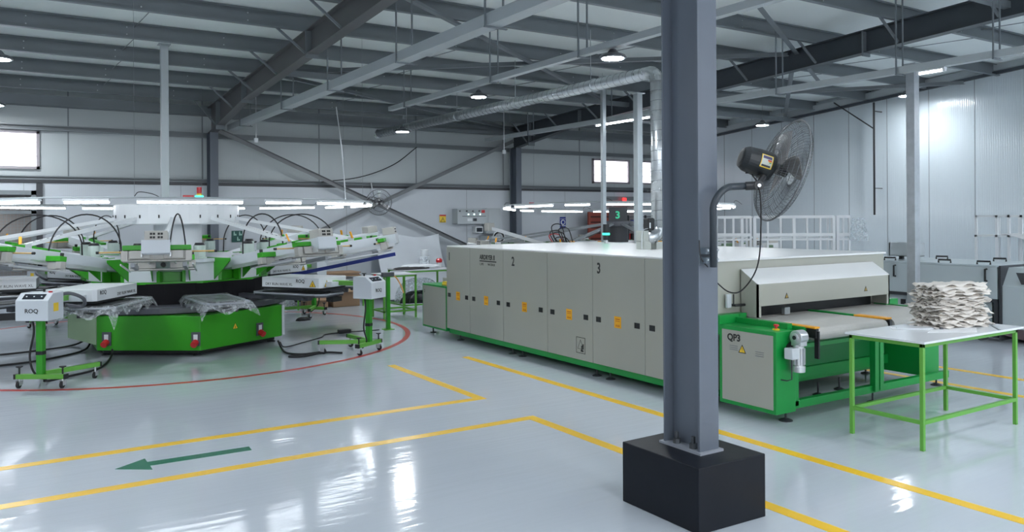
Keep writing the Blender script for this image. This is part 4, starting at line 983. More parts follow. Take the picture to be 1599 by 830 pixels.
# hanging cables at the back
o = MB().tube(bez([(5.5, 15.0, 4.0), (5.6, 15.0, 3.2), (5.68, 15.0, 2.2), (5.66, 15.0, 2.05)], 10), .012, 6).build('hanging_cable', ALU); tag(o, 'pale cable hanging straight down over the right end of the light ring', 'cable')
o = MB().tube(bez([(8.2, 17.0, 3.48), (7.6, 17.0, 3.05), (6.8, 17.0, 2.75), (5.9, 17.05, 2.62)], 10), .012, 6).build('hanging_cable', RUBBER); tag(o, 'black cable swinging down the upper back wall behind the spiral duct end', 'cable')
o = MB().tube(bez([(7.05, 17.0, 2.62), (7.07, 16.95, 2.4), (7.05, 16.8, 2.25), (7.0, 16.75, 2.15)], 8), .014, 6).build('hanging_cable', ALU); tag(o, 'pale cable dropping to the wall fan on the back wall', 'cable')
for x, l in ((3.1, 'short pendant fitting hanging right of the left back column'), (8.6, 'short pendant fitting hanging left of the right back column')):
    t = thing('pendant_sensor', (x + .9, 15.2, 3.25), l, 'sensor'); xx = x + .9
    MB().cyl((xx, 15.2, 3.33), (xx, 15.2, roofz(15.2) - .1), .008, n=6).build('rod', ALU, t)
    MB().box(xx - .035, xx + .035, 15.17, 15.23, 3.25, 3.33).build('sensor_body', WHITE, t, bev=.005)
MB().ring((7.08, 16.62, 3.71), .088, .012, (0, 1, 0), 24, 6).ring((7.08, 16.70, 3.68), .06, .012, (0, 1, .3), 24, 6).build('outlet_ring', CHROME, U)
# ================================================================== PEDESTAL-STYLE FAN ON THE FOREGROUND COLUMN
vR, vU, vF = _r0.copy(), Vector((0, 0, 1)), _f.copy()
FC = Vector((4.085, 3.27, 2.085)); nrm = (vR * .948 - vU * .305 + vF * .09).normalized()
W = thing('wall_fan', (3.6, 3.38, 1.58), 'black industrial fan with a wire cage mounted on the big steel column', 'fan')
Rf = .325
e1 = nrm.cross(Vector((0, 0, 1))).normalized(); e2 = nrm.cross(e1)
b = MB()
def dome(side, rad):   # axial offset of the cage at a radius
    t = rad / Rf
    return side * .075 * sqrt(max(0, 1 - t ** 2.6)) * 1.0
for side in (-1, 1):
    nw = 88
    for k in range(nw):
        a = 2 * pi * k / nw; pts = []
        for rr in (.07, .15, .22, .28, .31, .325):
            sw = .10 * (rr / Rf); pts.append(FC + (e1 * cos(a + sw * side) + e2 * sin(a + sw * side)) * rr + nrm * dome(side, rr))
        b.tube(pts, .0014, 3)
    for rr in (.07, .12, .17, .22, .265, .30): b.ring(FC + nrm * dome(side, rr), rr, .0016, nrm, 40, 4)
b.build('wire_cage', WIRE, W)
MB().ring(FC, Rf + .002, .0055, nrm, 56, 8).ring(FC + nrm * .078, .07, .004, nrm, 30, 6).build('cage_rim', WIRE, W)
MB().lathe([(.068, .070), (.068, .080), (.03, .084)], FC, 24, nrm).build('cage_badge', GALV, W)
b = MB()
for k in range(3):
    a0 = 2 * pi * k / 3 + 1.9
    def bl(s, t, a0=a0):
        rad = .04 + .25 * s; wdt = .10 + .38 * sin(pi * min(1, .25 + .62 * s)) ; ang = a0 + (t - .5) * wdt * 1.5 + .25 * s
        return FC + (e1 * cos(ang) + e2 * sin(ang)) * rad + nrm * ((t - .5) * .055 - .005)
    b.grid(bl, 8, 6)
bl_o = b.build('fan_blade', mat('grey_fan_blade', (.30, .29, .28), .45, metal=.3), W, smooth=True)
sm = bl_o.modifiers.new('thick', 'SOLIDIFY'); sm.thickness = .002
MB().cyl(FC - nrm * .035, FC + nrm * .03, .035, n=20).build('blade_hub', BLACK, W)
mc = FC - nrm * .075
MB().lathe([(.035, -.205), (.062, -.20), (.078, -.17), (.086, -.10), (.088, -.03), (.080, .0), (.06, .012)], mc, 28, nrm).build('motor_housing', mat('fan_motor_black', (.018, .022, .025), .45), W)
# energy label wrapped on the motor
def lb(s, t, r0=.0892, a0=0, off=0):
    ang = LA + (t - .5) * .95; rad = .0875 + off
    return mc + (e1 * cos(ang) + e2 * sin(ang)) * rad + nrm * (-.105 + .075 * s)
best = None
for k in range(72):
    a = 2 * pi * k / 72; dd = (e1 * cos(a) + e2 * sin(a)).dot(-vF + vU * .15)
    if best is None or dd > best[0]: best = (dd, a)
LA = best[1]
lo = MB().grid(lambda s, t: lb(s, t, off=.0012), 2, 8).build('energy_label', mat('pale_label', (.55, .58, .52), .5), W)
def patch(s0, s1, t0, t1, m, nm):
    MB().grid(lambda s, t: lb(s0 + (s1 - s0) * s, t0 + (t1 - t0) * t, off=.002), 2, 6).build(nm, m, lo)
patch(0, 1, 0, .05, YELLOW, 'label_border'); patch(0, 1, .93, 1, YELLOW, 'label_border'); patch(0, .06, 0, 1, YELLOW, 'label_border'); patch(.94, 1, 0, 1, YELLOW, 'label_border')
patch(.12, .88, .78, .92, DGREY, 'label_band'); patch(.12, .88, .10, .32, mat('violet_print', (.07, .06, .14), .5), 'label_band')
patch(.55, .88, .36, .46, RED, 'label_bar'); patch(.62, .88, .46, .53, ORANGE, 'label_bar'); patch(.7, .88, .54, .6, DGREEN, 'label_bar')
q = Vector((3.80, 3.22, 1.985))
MB().cyl(q - vF * .03, q + vF * .03, .028, n=16).tube([q, q + Vector((.05, .0, .05)), mc - nrm * .08 - vU * .085], .018, 8).build('tilt_joint', BLACK, W)
MB().cyl(q - vF * .036, q - vF * .03, .011, n=12).build('pivot_cap', ALU, W)
MB().cyl(mc - nrm * .16 - vU * .09, mc - nrm * .16 - vU * .06, .012, n=10).build('swing_knob', BLACK, W)
px = 3.555; arm = [(px, 3.345, 1.50), (px, 3.345, 1.85)] + [(px + .13 - .13 * cos(t), 3.345 - .03 * sin(t), 1.85 + .13 * sin(t)) for t in [pi / 2 * k / 8 for k in range(1, 9)]] + [q]
MB().tube(arm, .021, 14).build('arm_tube', mat('arm_blue_black', (.035, .045, .055), .35), W, smooth=True)
MB().cyl(q - (q - Vector(arm[-2])).normalized() * .07, q, .026, n=14).build('arm_sleeve', BLACK, W)
for z in (1.60, 1.545):
    c = MB().box(px - .05, px + .05, 3.355, 3.405, z - .022, z + .014).box(px - .06, px + .06, 3.40, 3.408, z - .03, z + .02).build('wall_clamp', mat('clamp_grey', (.12, .15, .18), .4), W, bev=.003)
    MB().cyl((px - .042, 3.345, z), (px - .042, 3.357, z), .007, n=6).cyl((px + .042, 3.345, z), (px + .042, 3.357, z), .007, n=6).build('bolt', GALV, c)
MB().tube(bez([mc - nrm * .13 - vU * .085, q + Vector((-.02, -.03, -.02)), q + Vector((-.02, -.04, -.25)), q + Vector((-.03, -.02, -.48)), (3.755, 3.30, 1.36), (3.70, 3.36, 1.345), (3.66, 3.45, 1.42)], 10), .0045, 6).build('power_cable', RUBBER, W)
MB().tube(bez([(px - .06, 3.40, 1.66), (px - .07, 3.38, 1.56), (px - .01, 3.38, 1.50)], 6), .004, 6).build('clip_wire', RUBBER, W)

# ================================================================== TABLE WITH THE CLOTH STACK
T = thing('work_table', (6.63, 3.74, 0), 'lime green steel table with a white top at the right, carrying the cloth stack', 'table')
TX0, TX1, TY0, TY1 = 5.90, 7.34, 3.43, 4.06
MB().box(TX0 - .03, TX1 + .05, TY0 - .03, TY1 + .02, .822, .84).build('tabletop', TOPW, T, bev=.003)
fr = MB().box(TX0, TX1, TY0, TY0 + .03, .79, .822).box(TX0, TX1, TY1 - .03, TY1, .79, .822).box(TX0, TX0 + .03, TY0, TY1, .79, .822).box(TX1 - .03, TX1, TY0, TY1, .79, .822)
fr.build('top_frame', LIME, T, bev=.002)
for x in (TX0, TX1 - .03):
    for y in (TY0, TY1 - .03): MB().box(x, x + .03, y, y + .03, 0, .79).build('leg', LIME, T, bev=.002)
z = .20
MB().box(TX0 + .03, TX1 - .03, TY0, TY0 + .03, z, z + .03).box(TX0 + .03, TX1 - .03, TY1 - .03, TY1, z, z + .03).box(TX0, TX0 + .03, TY0 + .03, TY1 - .03, z, z + .03).box(TX1 - .03, TX1, TY0 + .03, TY1 - .03, z, z + .03).build('stretcher', LIME, T, bev=.002)
MB().tube(bez([(6.75, 3.47, .79), (6.8, 3.46, .77), (6.9, 3.46, .775), (6.95, 3.47, .79)], 6), .005, 6).build('cable_loop', RUBBER, T)
# folded canvas pieces, one object each
def folded(cx, cy, z, lx, ly, h, rz, seed):
    rnd = random.Random(seed); b = MB(); plies = 2
    for p in range(plies):
        ph = [rnd.uniform(0, 6.28) for _ in range(10)]; ox, oy = rnd.uniform(-.03, .03), rnd.uniform(-.022, .022)
        sx = 1 - rnd.uniform(0, .12); sy = 1 - rnd.uniform(0, .14); z0 = h * p / plies; th = h / plies * .95
        nu, nv = 18, 12
        def pt(s, t, top):
            u = (s - .5) * 2; v = (t - .5) * 2
            ex = 1 + .045 * sin(5 * v + ph[0]) + .025 * sin(13 * v + ph[1]); ey = 1 + .05 * sin(4 * u + ph[2]) + .03 * sin(15 * u + ph[3])
            x = u * lx / 2 * sx * ex + ox; y = v * ly / 2 * sy * ey + oy
            zz = .004 * sin(9 * u + ph[4] + 2 * v) + .004 * sin(7 * v + ph[5]) + .003 * sin(21 * u + ph[6]) * sin(17 * v + ph[7])
            edge = max(abs(u), abs(v)) ** 8; zz += edge * .014 * sin(8 * u + 11 * v + ph[8]) - edge * .006
            bulge = th * (1 - edge * .55)
            zz += (bulge if top else th * edge * .25) + z0
            return (x, y, zz)
        V = [[[b.bm.verts.new(pt(i / nu, j / nv, tp)) for j in range(nv + 1)] for i in range(nu + 1)] for tp in (False, True)]
        for tp in (0, 1):
            for i in range(nu):
                for j in range(nv): b.bm.faces.new([V[tp][i][j], V[tp][i + 1][j], V[tp][i + 1][j + 1], V[tp][i][j + 1]])
        for i in range(nu):
            b.bm.faces.new([V[0][i][0], V[0][i + 1][0], V[1][i + 1][0], V[1][i][0]]); b.bm.faces.new([V[0][i][nv], V[0][i + 1][nv], V[1][i + 1][nv], V[1][i][nv]])
        for j in range(nv):
            b.bm.faces.new([V[0][0][j], V[0][0][j + 1], V[1][0][j + 1], V[1][0][j]]); b.bm.faces.new([V[0][nu][j], V[0][nu][j + 1], V[1][nu][j + 1], V[1][nu][j]])
    me = b.mesh('folded_cloth', CLOTH, True)
    o = bpy.data.objects.new('folded_cloth', me); COL.objects.link(o); o.location = (cx, cy, z); o.rotation_euler = (rnd.uniform(-.02, .02), rnd.uniform(-.02, .02), rz)
    return o
nC = 17; SX, SY = 6.96, 3.80; zz = .843
ordn = ['bottom', 'second', 'third', 'fourth', 'fifth', 'sixth', 'seventh', 'eighth', 'ninth', 'tenth', 'eleventh', 'twelfth', 'thirteenth', 'fourteenth', 'fifteenth', 'sixteenth', 'top']
for k in range(nC):
    rnd = random.Random(100 + k); h = .0205 if k < nC - 1 else .03
    o = folded(SX + rnd.uniform(-.022, .022), SY + rnd.uniform(-.018, .018), zz, .54 + rnd.uniform(-.03, .02), .34 + rnd.uniform(-.03, .02), h, -CAM_YAW * .55 + rnd.uniform(-.09, .09), 40 + k)
    lb_ = {'bottom': 'bottom folded natural canvas piece of the stack, resting on the white tabletop', 'top': 'crumpled folded canvas piece on top of the stack'}.get(ordn[k], f'folded natural canvas piece, {ordn[k]} from the bottom of the stack on the table')
    tag(o, lb_, 'folded cloth', 'folded canvas pieces stacked on the green table'); zz += h * 1.03
def sheet(pts, z, m, lbl, name='paper_sheet', cat='paper', t=.0015, curl=0):
    o = MB().extr([(x, y, z) for x, y in pts], (0, 0, t)).build(name, m); tag(o, lbl, cat); return o
sheet([(6.30, 3.92), (6.62, 3.72), (6.74, 3.80), (6.42, 4.02)], .8405, PAPER, 'white paper sheet left of the cloth stack on the table')
sheet([(6.32, 3.90), (6.60, 3.74), (6.70, 3.82), (6.44, 3.98)], .843, TOPW, 'folded white cloth strip on the paper left of the stack', 'cloth_strip', 'cloth', .008)
sheet([(6.36, 3.66), (6.72, 3.45), (7.00, 3.60), (6.66, 3.78)], .8405, PAPER, 'white paper sheet in front of the cloth stack on the table')
sheet([(7.00, 3.42), (7.02, 3.41), (7.34, 3.66), (7.33, 3.68)], .8405, mat('grey_ruler', (.25, .28, .30), .4), 'long grey ruler lying right of the cloth stack', 'ruler', 'ruler', .003)
o = MB().lathe([(.016, 0), (.016, .01), (.012, .012)], (6.66, 3.71, .8425), 16).build('round_weight', MGREY); tag(o, 'small grey round weight on the paper before the cloth stack', 'weight')

# ================================================================== GREY CURING OVEN AT THE RIGHT
G = thing('curing_oven', (12.6, 6.7, 0), 'long grey-blue oven with black handles standing behind the cloth stack', 'oven')
OVM = mat('oven_grey_blue', (.46, .52, .54), .4, var=.04)
OVT = mat('oven_top_sheet', (.50, .57, .60), .3, var=.04)
OX0, OX1 = 11.9, 13.2
MB().box(OX0 + .01, OX1, 5.83, 9.4, .60, 1.06).build('body', OVM, G, bev=.004)
MB().box(OX0, OX1 + .01, 5.81, 9.42, 1.06, 1.085).build('top_sheet', OVT, G, bev=.003)
for y0, y1 in ((5.83, 7.02), (7.03, 7.60), (7.61, 9.40)):
    MB().box(OX0, OX0 + .012, y0, y1, .61, 1.055).build('side_panel', OVM, G, bev=.002)
def handle(p, along, out, ln=.17):
    p = Vector(p); a = Vector(along) * ln / 2; o = Vector(out)
    return MB().tube([p - a, p - a + o * .045, p + a + o * .045, p + a], .014, 8).box(p.x - .001, p.x + .001, p.y - .001, p.y + .001, p.z, p.z + .001)
for p, al, out in (((OX0, 5.97, .94), (0, 0, 1), (-1, 0, 0)), ((OX0, 7.36, .93), (0, 0, 1), (-1, 0, 0)),
                   ((OX0 + .08, 6.05, 1.085), (0.2, -1, 0), (0, 0, 1)), ((OX0 + .08, 6.62, 1.085), (.2, -1, 0), (0, 0, 1)), ((OX1 - .25, 6.3, 1.085), (.2, -1, 0), (0, 0, 1)), ((OX1 - .25, 7.2, 1.085), (.2, -1, 0), (0, 0, 1)), ((OX0 + .08, 7.5, 1.085), (.2, -1, 0), (0, 0, 1))):
    handle(p, Vector(al).normalized(), out).build('handle', BLACK, G)
b = MB()
for y in (5.86, 6.9, 7.15, 9.3):
    for x in (OX0 + .03, OX1 - .05): b.box(x, x + .05, y - .03, y + .03, .06, .60)
b.box(OX0 + .02, OX0 + .08, 5.83, 9.4, .55, .60).box(OX0 + .02, OX0 + .08, 5.83, 9.4, .05, .12).box(OX1 - .08, OX1, 5.83, 9.4, .05, .12).box(OX0, OX1, 5.83, 5.89, .05, .12)
b.build('stand_frame', DGREY, G, bev=.004)
MB().box(OX0 + .10, OX1 - .1, 5.95, 7.0, .14, .56).box(OX0 + .10, OX1 - .1, 7.2, 9.2, .14, .56).build('lower_cabinet', OVM, G, bev=.003)
MB().box(OX0 + .09, OX0 + .10, 7.25, 7.33, .40, .48).build('socket', BLACK, G)
# nearer module with the dark screen
N2 = thing('oven_control_module', (12.4, 5.3, 0), 'grey control module with a dark tilted panel at the right edge of the picture', 'control unit')
MB().box(11.93, 13.2, 4.6, 5.775, .20, .80).build('cabinet', OVM, N2, bev=.004)
MB().extr([(11.95, 5.78, .80), (11.95, 4.6, .80), (12.12, 4.6, 1.03), (12.12, 5.78, 1.05), (11.95, 5.78, 1.03)], (1.05, 0, 0)).build('hood', OVM, N2)
MB().extr([(11.925, 5.52, .83), (11.925, 4.62, .83), (11.95, 4.62, .99), (11.95, 5.60, .99)], (.02, 0, .0)).build('display_panel', DGREY, N2)
MB().extr([(11.95, 5.78, .10), (11.95, 5.3, .02), (11.95, 4.6, .20), (11.95, 4.6, .22), (11.95, 5.78, .22)], (1.2, 0, 0)).build('lower_skirt', mat('maroon_skirt', (.12, .08, .09), .5), N2)
MB().box(11.9, 13.2, 5.775, 5.805, .02, 1.08).build('end_plate', DGREY, N2)
E2 = thing('exhaust_box', (13.2, 8.9, 1.09), 'open grey sheet-metal box on the oven, left of the tall galvanised post', 'box')
MB().box(12.3, 12.32, 7.24, 7.72, 1.14, 1.36).box(12.3, 12.5, 7.7, 7.72, 1.14, 1.36).box(12.3, 12.5, 7.24, 7.26, 1.14, 1.36).box(12.5, 12.52, 7.24, 7.72, 1.14, 1.36).box(12.3, 12.5, 7.24, 7.72, 1.14, 1.15).build('shell', mat('dull_sheet_metal', (.48, .52, .54), .4, metal=.3), E2)
MB().box(12.4, 12.46, 7.55, 7.61, 1.086, 1.14).build('stub', BLACK, E2)

# white frame shelf at the right
H = thing('frame_rack', (15.4, 7.6, 0), 'white painted frame rack against the ribbed wall at the right edge', 'rack')
hx, hx2 = 14.6, 15.4
for x in (hx, hx2):
    b = MB()
    for y in (4.0, 5.2, 5.7, 6.3, 6.55, 6.75, 6.95, 7.15, 7.5): b.box(x - .02, x + .02, y - .02, y + .02, 0, 1.80)
    b.build('uprights', WHITE, H)
MB().box(hx - .02, hx + .02, 4.0, 7.5, 1.76, 1.80).box(hx2 - .02, hx2 + .02, 4.0, 7.5, 1.76, 1.80).box(hx, hx2, 7.48, 7.52, 1.76, 1.80).box(hx - .02, hx2 + .02, 4.0, 7.52, 1.42, 1.45).box(hx - .02, hx2 + .02, 4, 7.52, .5, .53).build('rails', WHITE, H)
o = MB().extr([(14.52, 6.95, 1.475), (14.52, 5.4, 1.475), (14.45, 5.9, 1.48), (14.35, 6.2, 1.26)], (.01, 0, 0)).build('hanging_sheet', PAPER); tag(o, 'white paper sheet drooping over the edge of the white rack', 'paper')
o = MB().box(14.63, 15.36, 5.4, 7.1, 1.452, 1.475).build('folded_sheet', PAPER); tag(o, 'pile of white paper lying on the shelf of the white rack', 'paper')

# white railing trolleys seen over the dryer
def trolley(x0, y0, x1, y1, n, lbl, zt=1.79, dbl=False):
    p0 = Vector((x0, y0, 0)); p1 = Vector((x1, y1, 0)); d = p1 - p0; nn = Vector((-d.y, d.x, 0)).normalized()
    t = thing('rail_trolley', (*(p0 + d / 2).xy, 0), lbl, 'trolley')
    dn = d.normalized()
    for k in range(n):
        p = p0 + d * k / (n - 1); w = .03 if k % 3 else .045
        MB().beam((p.x, p.y, .12), (p.x, p.y, zt), rect(w, w), up=dn).build('upright', WHITE, t)
    for zq, w in ((zt, .045), (1.50, .05), (1.42, .03), (.3, .04)): MB().beam((x0, y0, zq), (x1, y1, zq), rect(w, w)).build('rail', WHITE, t)
    q0 = p0 + nn * .28; q1 = p1 + nn * .28
    MB().beam((q0.x, q0.y, 1.45), (q1.x, q1.y, 1.45), rect(.06, .03)).beam((q0.x, q0.y, zt), (q1.x, q1.y, zt), rect(.03, .03)).beam((q0.x, q0.y, .12), (q0.x, q0.y, zt), rect(.03, .03), up=dn).beam((q1.x, q1.y, .12), (q1.x, q1.y, zt), rect(.03, .03), up=dn).beam((p0.x, p0.y, zt), (q0.x, q0.y, zt), rect(.03, .03)).beam((p1.x, p1.y, zt), (q1.x, q1.y, zt), rect(.03, .03)).build('rear_frame', WHITE, t)
    for p in (p0, p1, q0, q1):
        c = MB().cyl((p.x, p.y, .08), (p.x, p.y, .13), .015, n=8).build('caster', ALU, t)
        MB().cyl((p.x - .015, p.y, .045), (p.x + .015, p.y, .045), .045, n=16).build('wheel', RUBBER, c)
    return t
trolley(9.9, 9.25, 10.35, 8.92, 5, 'white rail trolley right behind the fan column, over the dryer top')
trolley(10.40, 8.88, 11.42, 8.13, 7, 'long white rail trolley over the dryer top, below the fan')
trolley(11.47, 8.09, 11.62, 7.98, 2, 'white rail trolley nearest to the tall post, over the dryer top')
o = MB().grid(lambda s, t: Vector((11.62 + .14 * cos(2 * pi * s) * (1 - .35 * t) + .015 * sin(17 * t + 9 * s), 7.80 + .14 * sin(2 * pi * s) * (1 - .35 * t) + .01 * sin(23 * s), 1.40 + .36 * t + .012 * sin(20 * s))), 28, 10).build('plastic_bundle', FILM, smooth=True); tag(o, 'bundle wrapped in clear plastic at the right end of the white trolleys', 'bundle')

# ================================================================== BACK WALL ITEMS
def wallsign(x0, x1, z0, z1, m, lbl, y=17.115, name='wall_sign', cat='sign'):
    t = thing(name, ((x0 + x1) / 2, y, z0), lbl, cat); MB().box(x0, x1, y - .006, y, z0, z1).build('plate', m, t); return t
s = wallsign(3.99, 4.21, 1.33, 1.57, mat('dark_teal_sign', (.004, .085, .07), .4), 'dark green muster point sign behind the round machine')
for (a, c_) in ((4.03, 1.47), (4.14, 1.47), (4.10, 1.36)):
    MB().box(a, a + .025, 17.107, 17.109, c_, c_ + .06).cyl((a + .012, 17.107, c_ + .073), (a + .012, 17.109, c_ + .073), .011, n=10).box(a + .03, a + .055, 17.107, 17.109, c_, c_ + .035).build('pictogram', mat('pale_green_print', (.35, .6, .52), .5), s)
s = wallsign(8.85, 9.02, 1.70, 1.89, YELLOW, 'yellow electricity warning sign with a red header left of the grey cabinets')
MB().box(8.85, 9.02, 17.107, 17.109, 1.855, 1.89).build('header', RED, s)
MB().extr([(8.865, 17.107, 1.71), (9.005, 17.107, 1.71), (8.935, 17.107, 1.83)], (0, .002, 0)).build('triangle', INKM, s)
MB().extr([(8.885, 17.105, 1.72), (8.985, 17.105, 1.72), (8.935, 17.105, 1.81)], (0, .002, 0)).build('triangle_face', YELLOW, s)
MB().extr([(8.93, 17.103, 1.74), (8.945, 17.103, 1.765), (8.937, 17.103, 1.765), (8.943, 17.103, 1.80), (8.925, 17.103, 1.762), (8.935, 17.103, 1.762)], (0, .002, 0)).build('lightning_bolt', INKM, s)
CT = thing('switch_cabinet', (9.6, 17.0, 1.66), 'grey control cabinet with pilot lights and a display on the back wall', 'cabinet')
CABM = mat('cabinet_grey_enamel', (.42, .46, .48), .4)
MB().box(9.20, 10.02, 16.85, 17.12, 1.66, 2.03).build('case', CABM, CT, bev=.004)
MB().box(9.33, 9.99, 16.842, 16.85, 1.845, 1.855).build('door_gap', INKM, CT)
for x in (9.26, 9.45, 9.62, 9.80): MB().cyl((x, 16.83, 1.975), (x, 16.85, 1.975), .018, n=10).build('switch', BLACK, CT)
for x in (9.50, 9.66, 9.83): MB().cyl((x, 16.84, 1.895), (x, 16.85, 1.895), .013, n=10).build('pilot_light', LEDW, CT)
s = MB().box(9.87, 9.96, 16.84, 16.85, 1.93, 2.0).build('main_switch', RED, CT)
MB().box(9.47, 9.60, 16.843, 16.85, 1.73, 1.80).build('name_plate', WHITE, CT); MB().box(9.63, 9.73, 16.842, 16.85, 1.73, 1.80).build('display', SCREEN, CT)
t = thing('junction_cabinet', (10.23, 17.0, 1.40), 'tall blank grey electrical box beside the back wall column', 'cabinet')
MB().box(10.04, 10.45, 16.9, 17.12, 1.42, 2.04).build('case', CABM, t, bev=.004); MB().box(10.10, 10.42, 16.893, 16.90, 1.46, 2.0).build('door', CABM, t, bev=.003)
for z in (1.96, 1.86, 1.75, 1.64): MB().cyl((10.03, 16.93, z), (10.03, 16.97, z), .015, n=8).build('gland', BLACK, t)
t = thing('meter_box', (9.86, 17.0, 1.44), 'small white-framed meter box under the control cabinet', 'meter')
MB().box(9.76, 9.97, 16.95, 17.12, 1.44, 1.59).build('case', WHITE, t, bev=.004); MB().box(9.785, 9.945, 16.943, 16.95, 1.465, 1.565).build('window', SCREEN, t)
t = thing('floor_cabinet', (10.3, 16.8, 0), 'grey floor cabinet under the wall boxes, its top just over the dryer', 'cabinet')
MB().box(9.95, 10.75, 16.5, 17.1, .05, 1.36).build('case', CABM, t, bev=.004); MB().box(9.96, 10.74, 16.52, 17.0, 0, .05).build('plinth', BLACK, t); MB().box(9.99, 10.71, 16.49, 16.5, .1, 1.32).build('door', CABM, t, bev=.003)
t = thing('hose_reel', (10.9, 16.4, 1.2), 'hose reel on the back wall column just above the dryer', 'reel')
MB().ring((10.15, 16.5, 1.34), .13, .02, (.54, .84, 0), 28, 8).ring((10.15, 16.5, 1.34), .09, .015, (.54, .84, 0), 28, 8).cyl((10.15, 16.5, 1.34), (10.35, 16.9, 1.42), .02, n=12).build('reel', WHITE, t)
MB().ring((10.14, 16.48, 1.34), .11, .02, (.54, .84, 0), 28, 8).build('hose', RUBBER, t)
s = wallsign(11.45, 11.6, 1.96, 2.20, RED, 'red fire extinguisher sign right of the back wall column')
MB().box(11.47, 11.50, 17.107, 17.109, 2.0, 2.16).box(11.53, 11.58, 17.107, 17.109, 2.10, 2.15).box(11.53, 11.58, 17.107, 17.109, 2.02, 2.07).build('pictogram', WHITE, s)
s = wallsign(12.43, 12.62, 1.50, 1.82, mat('safety_blue', (.01, .03, .28), .4), 'blue mandatory safety sign on the back wall, left of the red slatted rack')
MB().cyl((12.525, 17.105, 1.68), (12.525, 17.109, 1.68), .07, n=20).box(12.44, 12.61, 17.105, 17.109, 1.58, 1.60).box(12.44, 12.61, 17.105, 17.109, 1.765, 1.775).build('pictogram', WHITE, s)
MB().lathe([(.045, 0), (.045, .003)], (12.53, 17.102, 1.68), 16, (0, 1, 0)).build('pictogram_head', mat('safety_blue', (0, 0, 0)), s)
s = wallsign(14.5, 14.64, 2.20, 2.34, LEDR, 'small lit red panel above the number 3 sign, over the shutter', y=17.0)
# back wall fan
t = thing('wall_fan', (7.07, 16.8, 2.0), 'chrome wall fan at the crossing of the wall braces', 'fan')
c0 = Vector((7.05, 16.55, 2.17)); n0 = Vector((-.12, -1, -.1)).normalized(); b = MB()
for r_ in (.10, .2, .29): b.ring(c0 + n0 * (.05 if r_ < .25 else 0), r_, .006 if r_ < .25 else .010, n0, 36, 5)
f1 = n0.cross(Vector((0, 0, 1))).normalized(); f2 = n0.cross(f1)
for k in range(36):
    a = 2 * pi * k / 36; b.tube([c0 + (f1 * cos(a) + f2 * sin(a)) * .06 + n0 * .07, c0 + (f1 * cos(a) + f2 * sin(a)) * .2 + n0 * .06, c0 + (f1 * cos(a) + f2 * sin(a)) * .29], .002, 3)
b.build('wire_cage', WIRE, t)
b = MB()
for k in range(3):
    a = 2 * pi * k / 3 + .5; b.extr([c0 + (f1 * cos(a + w_) + f2 * sin(a + w_)) * r_ for r_, w_ in ((.04, -.5), (.25, -.12), (.26, .18), (.04, .6))], n0 * .006)
b.build('fan_blade', CHROME, t)
MB().cyl(c0 - n0 * .02, c0 - n0 * .18, .07, n=16).build('motor_housing', DGREY, t)
MB().cyl(c0 - n0 * .15, (7.07, 16.9, 2.05), .02, n=8).build('wall_arm', DGREY, t)
# draped milky sheets against the back wall
def drape(x0, x1, y0, z0, z1, lbl, seed, ybase=.35, m=FILMW):
    rnd = random.Random(seed); ph = [rnd.uniform(0, 6.28) for _ in range(6)]
    def fn(s, t):
        x = x0 + (x1 - x0) * s; z = z0 + (z1 - z0) * t
        y = y0 - ybase * (1 - t) ** 1.5 + .02 * sin(4 * x + ph[0] + 2 * t) * (1 - .5 * t) + .006 * sin(13 * x + ph[1] + 5 * z) + .015 * sin(5 * z + ph[2] + 3 * x)
        return Vector((x, y, z + .05 * sin(4 * x + ph[3]) * t))
    o = MB().grid(fn, 60, 26).build('plastic_sheet', m, smooth=True); tag(o, lbl, 'sheet'); return o
SHEETM = mat('white_plastic_sheet', (.60, .64, .68), .35, var=.04, bump=.25, bscale=4)
drape(7.0, 8.6, 16.68, .05, 1.42, 'white plastic sheet draped over goods along the back wall, left of the dryer', 3, .75, SHEETM)

# small tables and goods between the round machine and the dryer
def frame_table(x0, x1, y0, y1, h, lbl, top=TOPW, g=LIME, shelf=.12):
    t = thing('frame_table', ((x0 + x1) / 2, (y0 + y1) / 2, 0), lbl, 'table'); w = .03
    MB().box(x0 - .01, x1 + .01, y0 - .01, y1 + .01, h - .02, h).build('tabletop', top, t)
    for x in (x0, x1 - w):
        for y in (y0, y1 - w): MB().box(x, x + w, y, y + w, 0, h - .02).build('leg', g, t)
    MB().box(x0, x1, y0, y0 + w, h - .05, h - .02).box(x0, x1, y1 - w, y1, h - .05, h - .02).box(x0, x1, y0, y0 + w, shelf, shelf + w).box(x0, x1, y1 - w, y1, shelf, shelf + w).box(x0, x0 + w, y0, y1, shelf, shelf + w).box(x1 - w, x1, y0, y1, shelf, shelf + w).build('rails', g, t)
    return t
frame_table(6.44, 7.55, 13.95, 14.7, .81, 'green framed table behind the low feeding unit, with dark cloths on it')
frame_table(8.75, 9.3, 15.85, 16.3, .76, 'green framed table half hidden behind the dryer end panel 1', g=DGREEN)
frame_table(4.9, 6.3, 15.6, 16.4, .50, 'low green table over the cardboard boxes behind the round machine', top=mat('brown_board', (.25, .16, .11), .6), shelf=.42)
frame_table(5.7, 6.35, 13.2, 13.75, .80, 'green frame stand just behind the right flash dryer controller', top=WHITE)
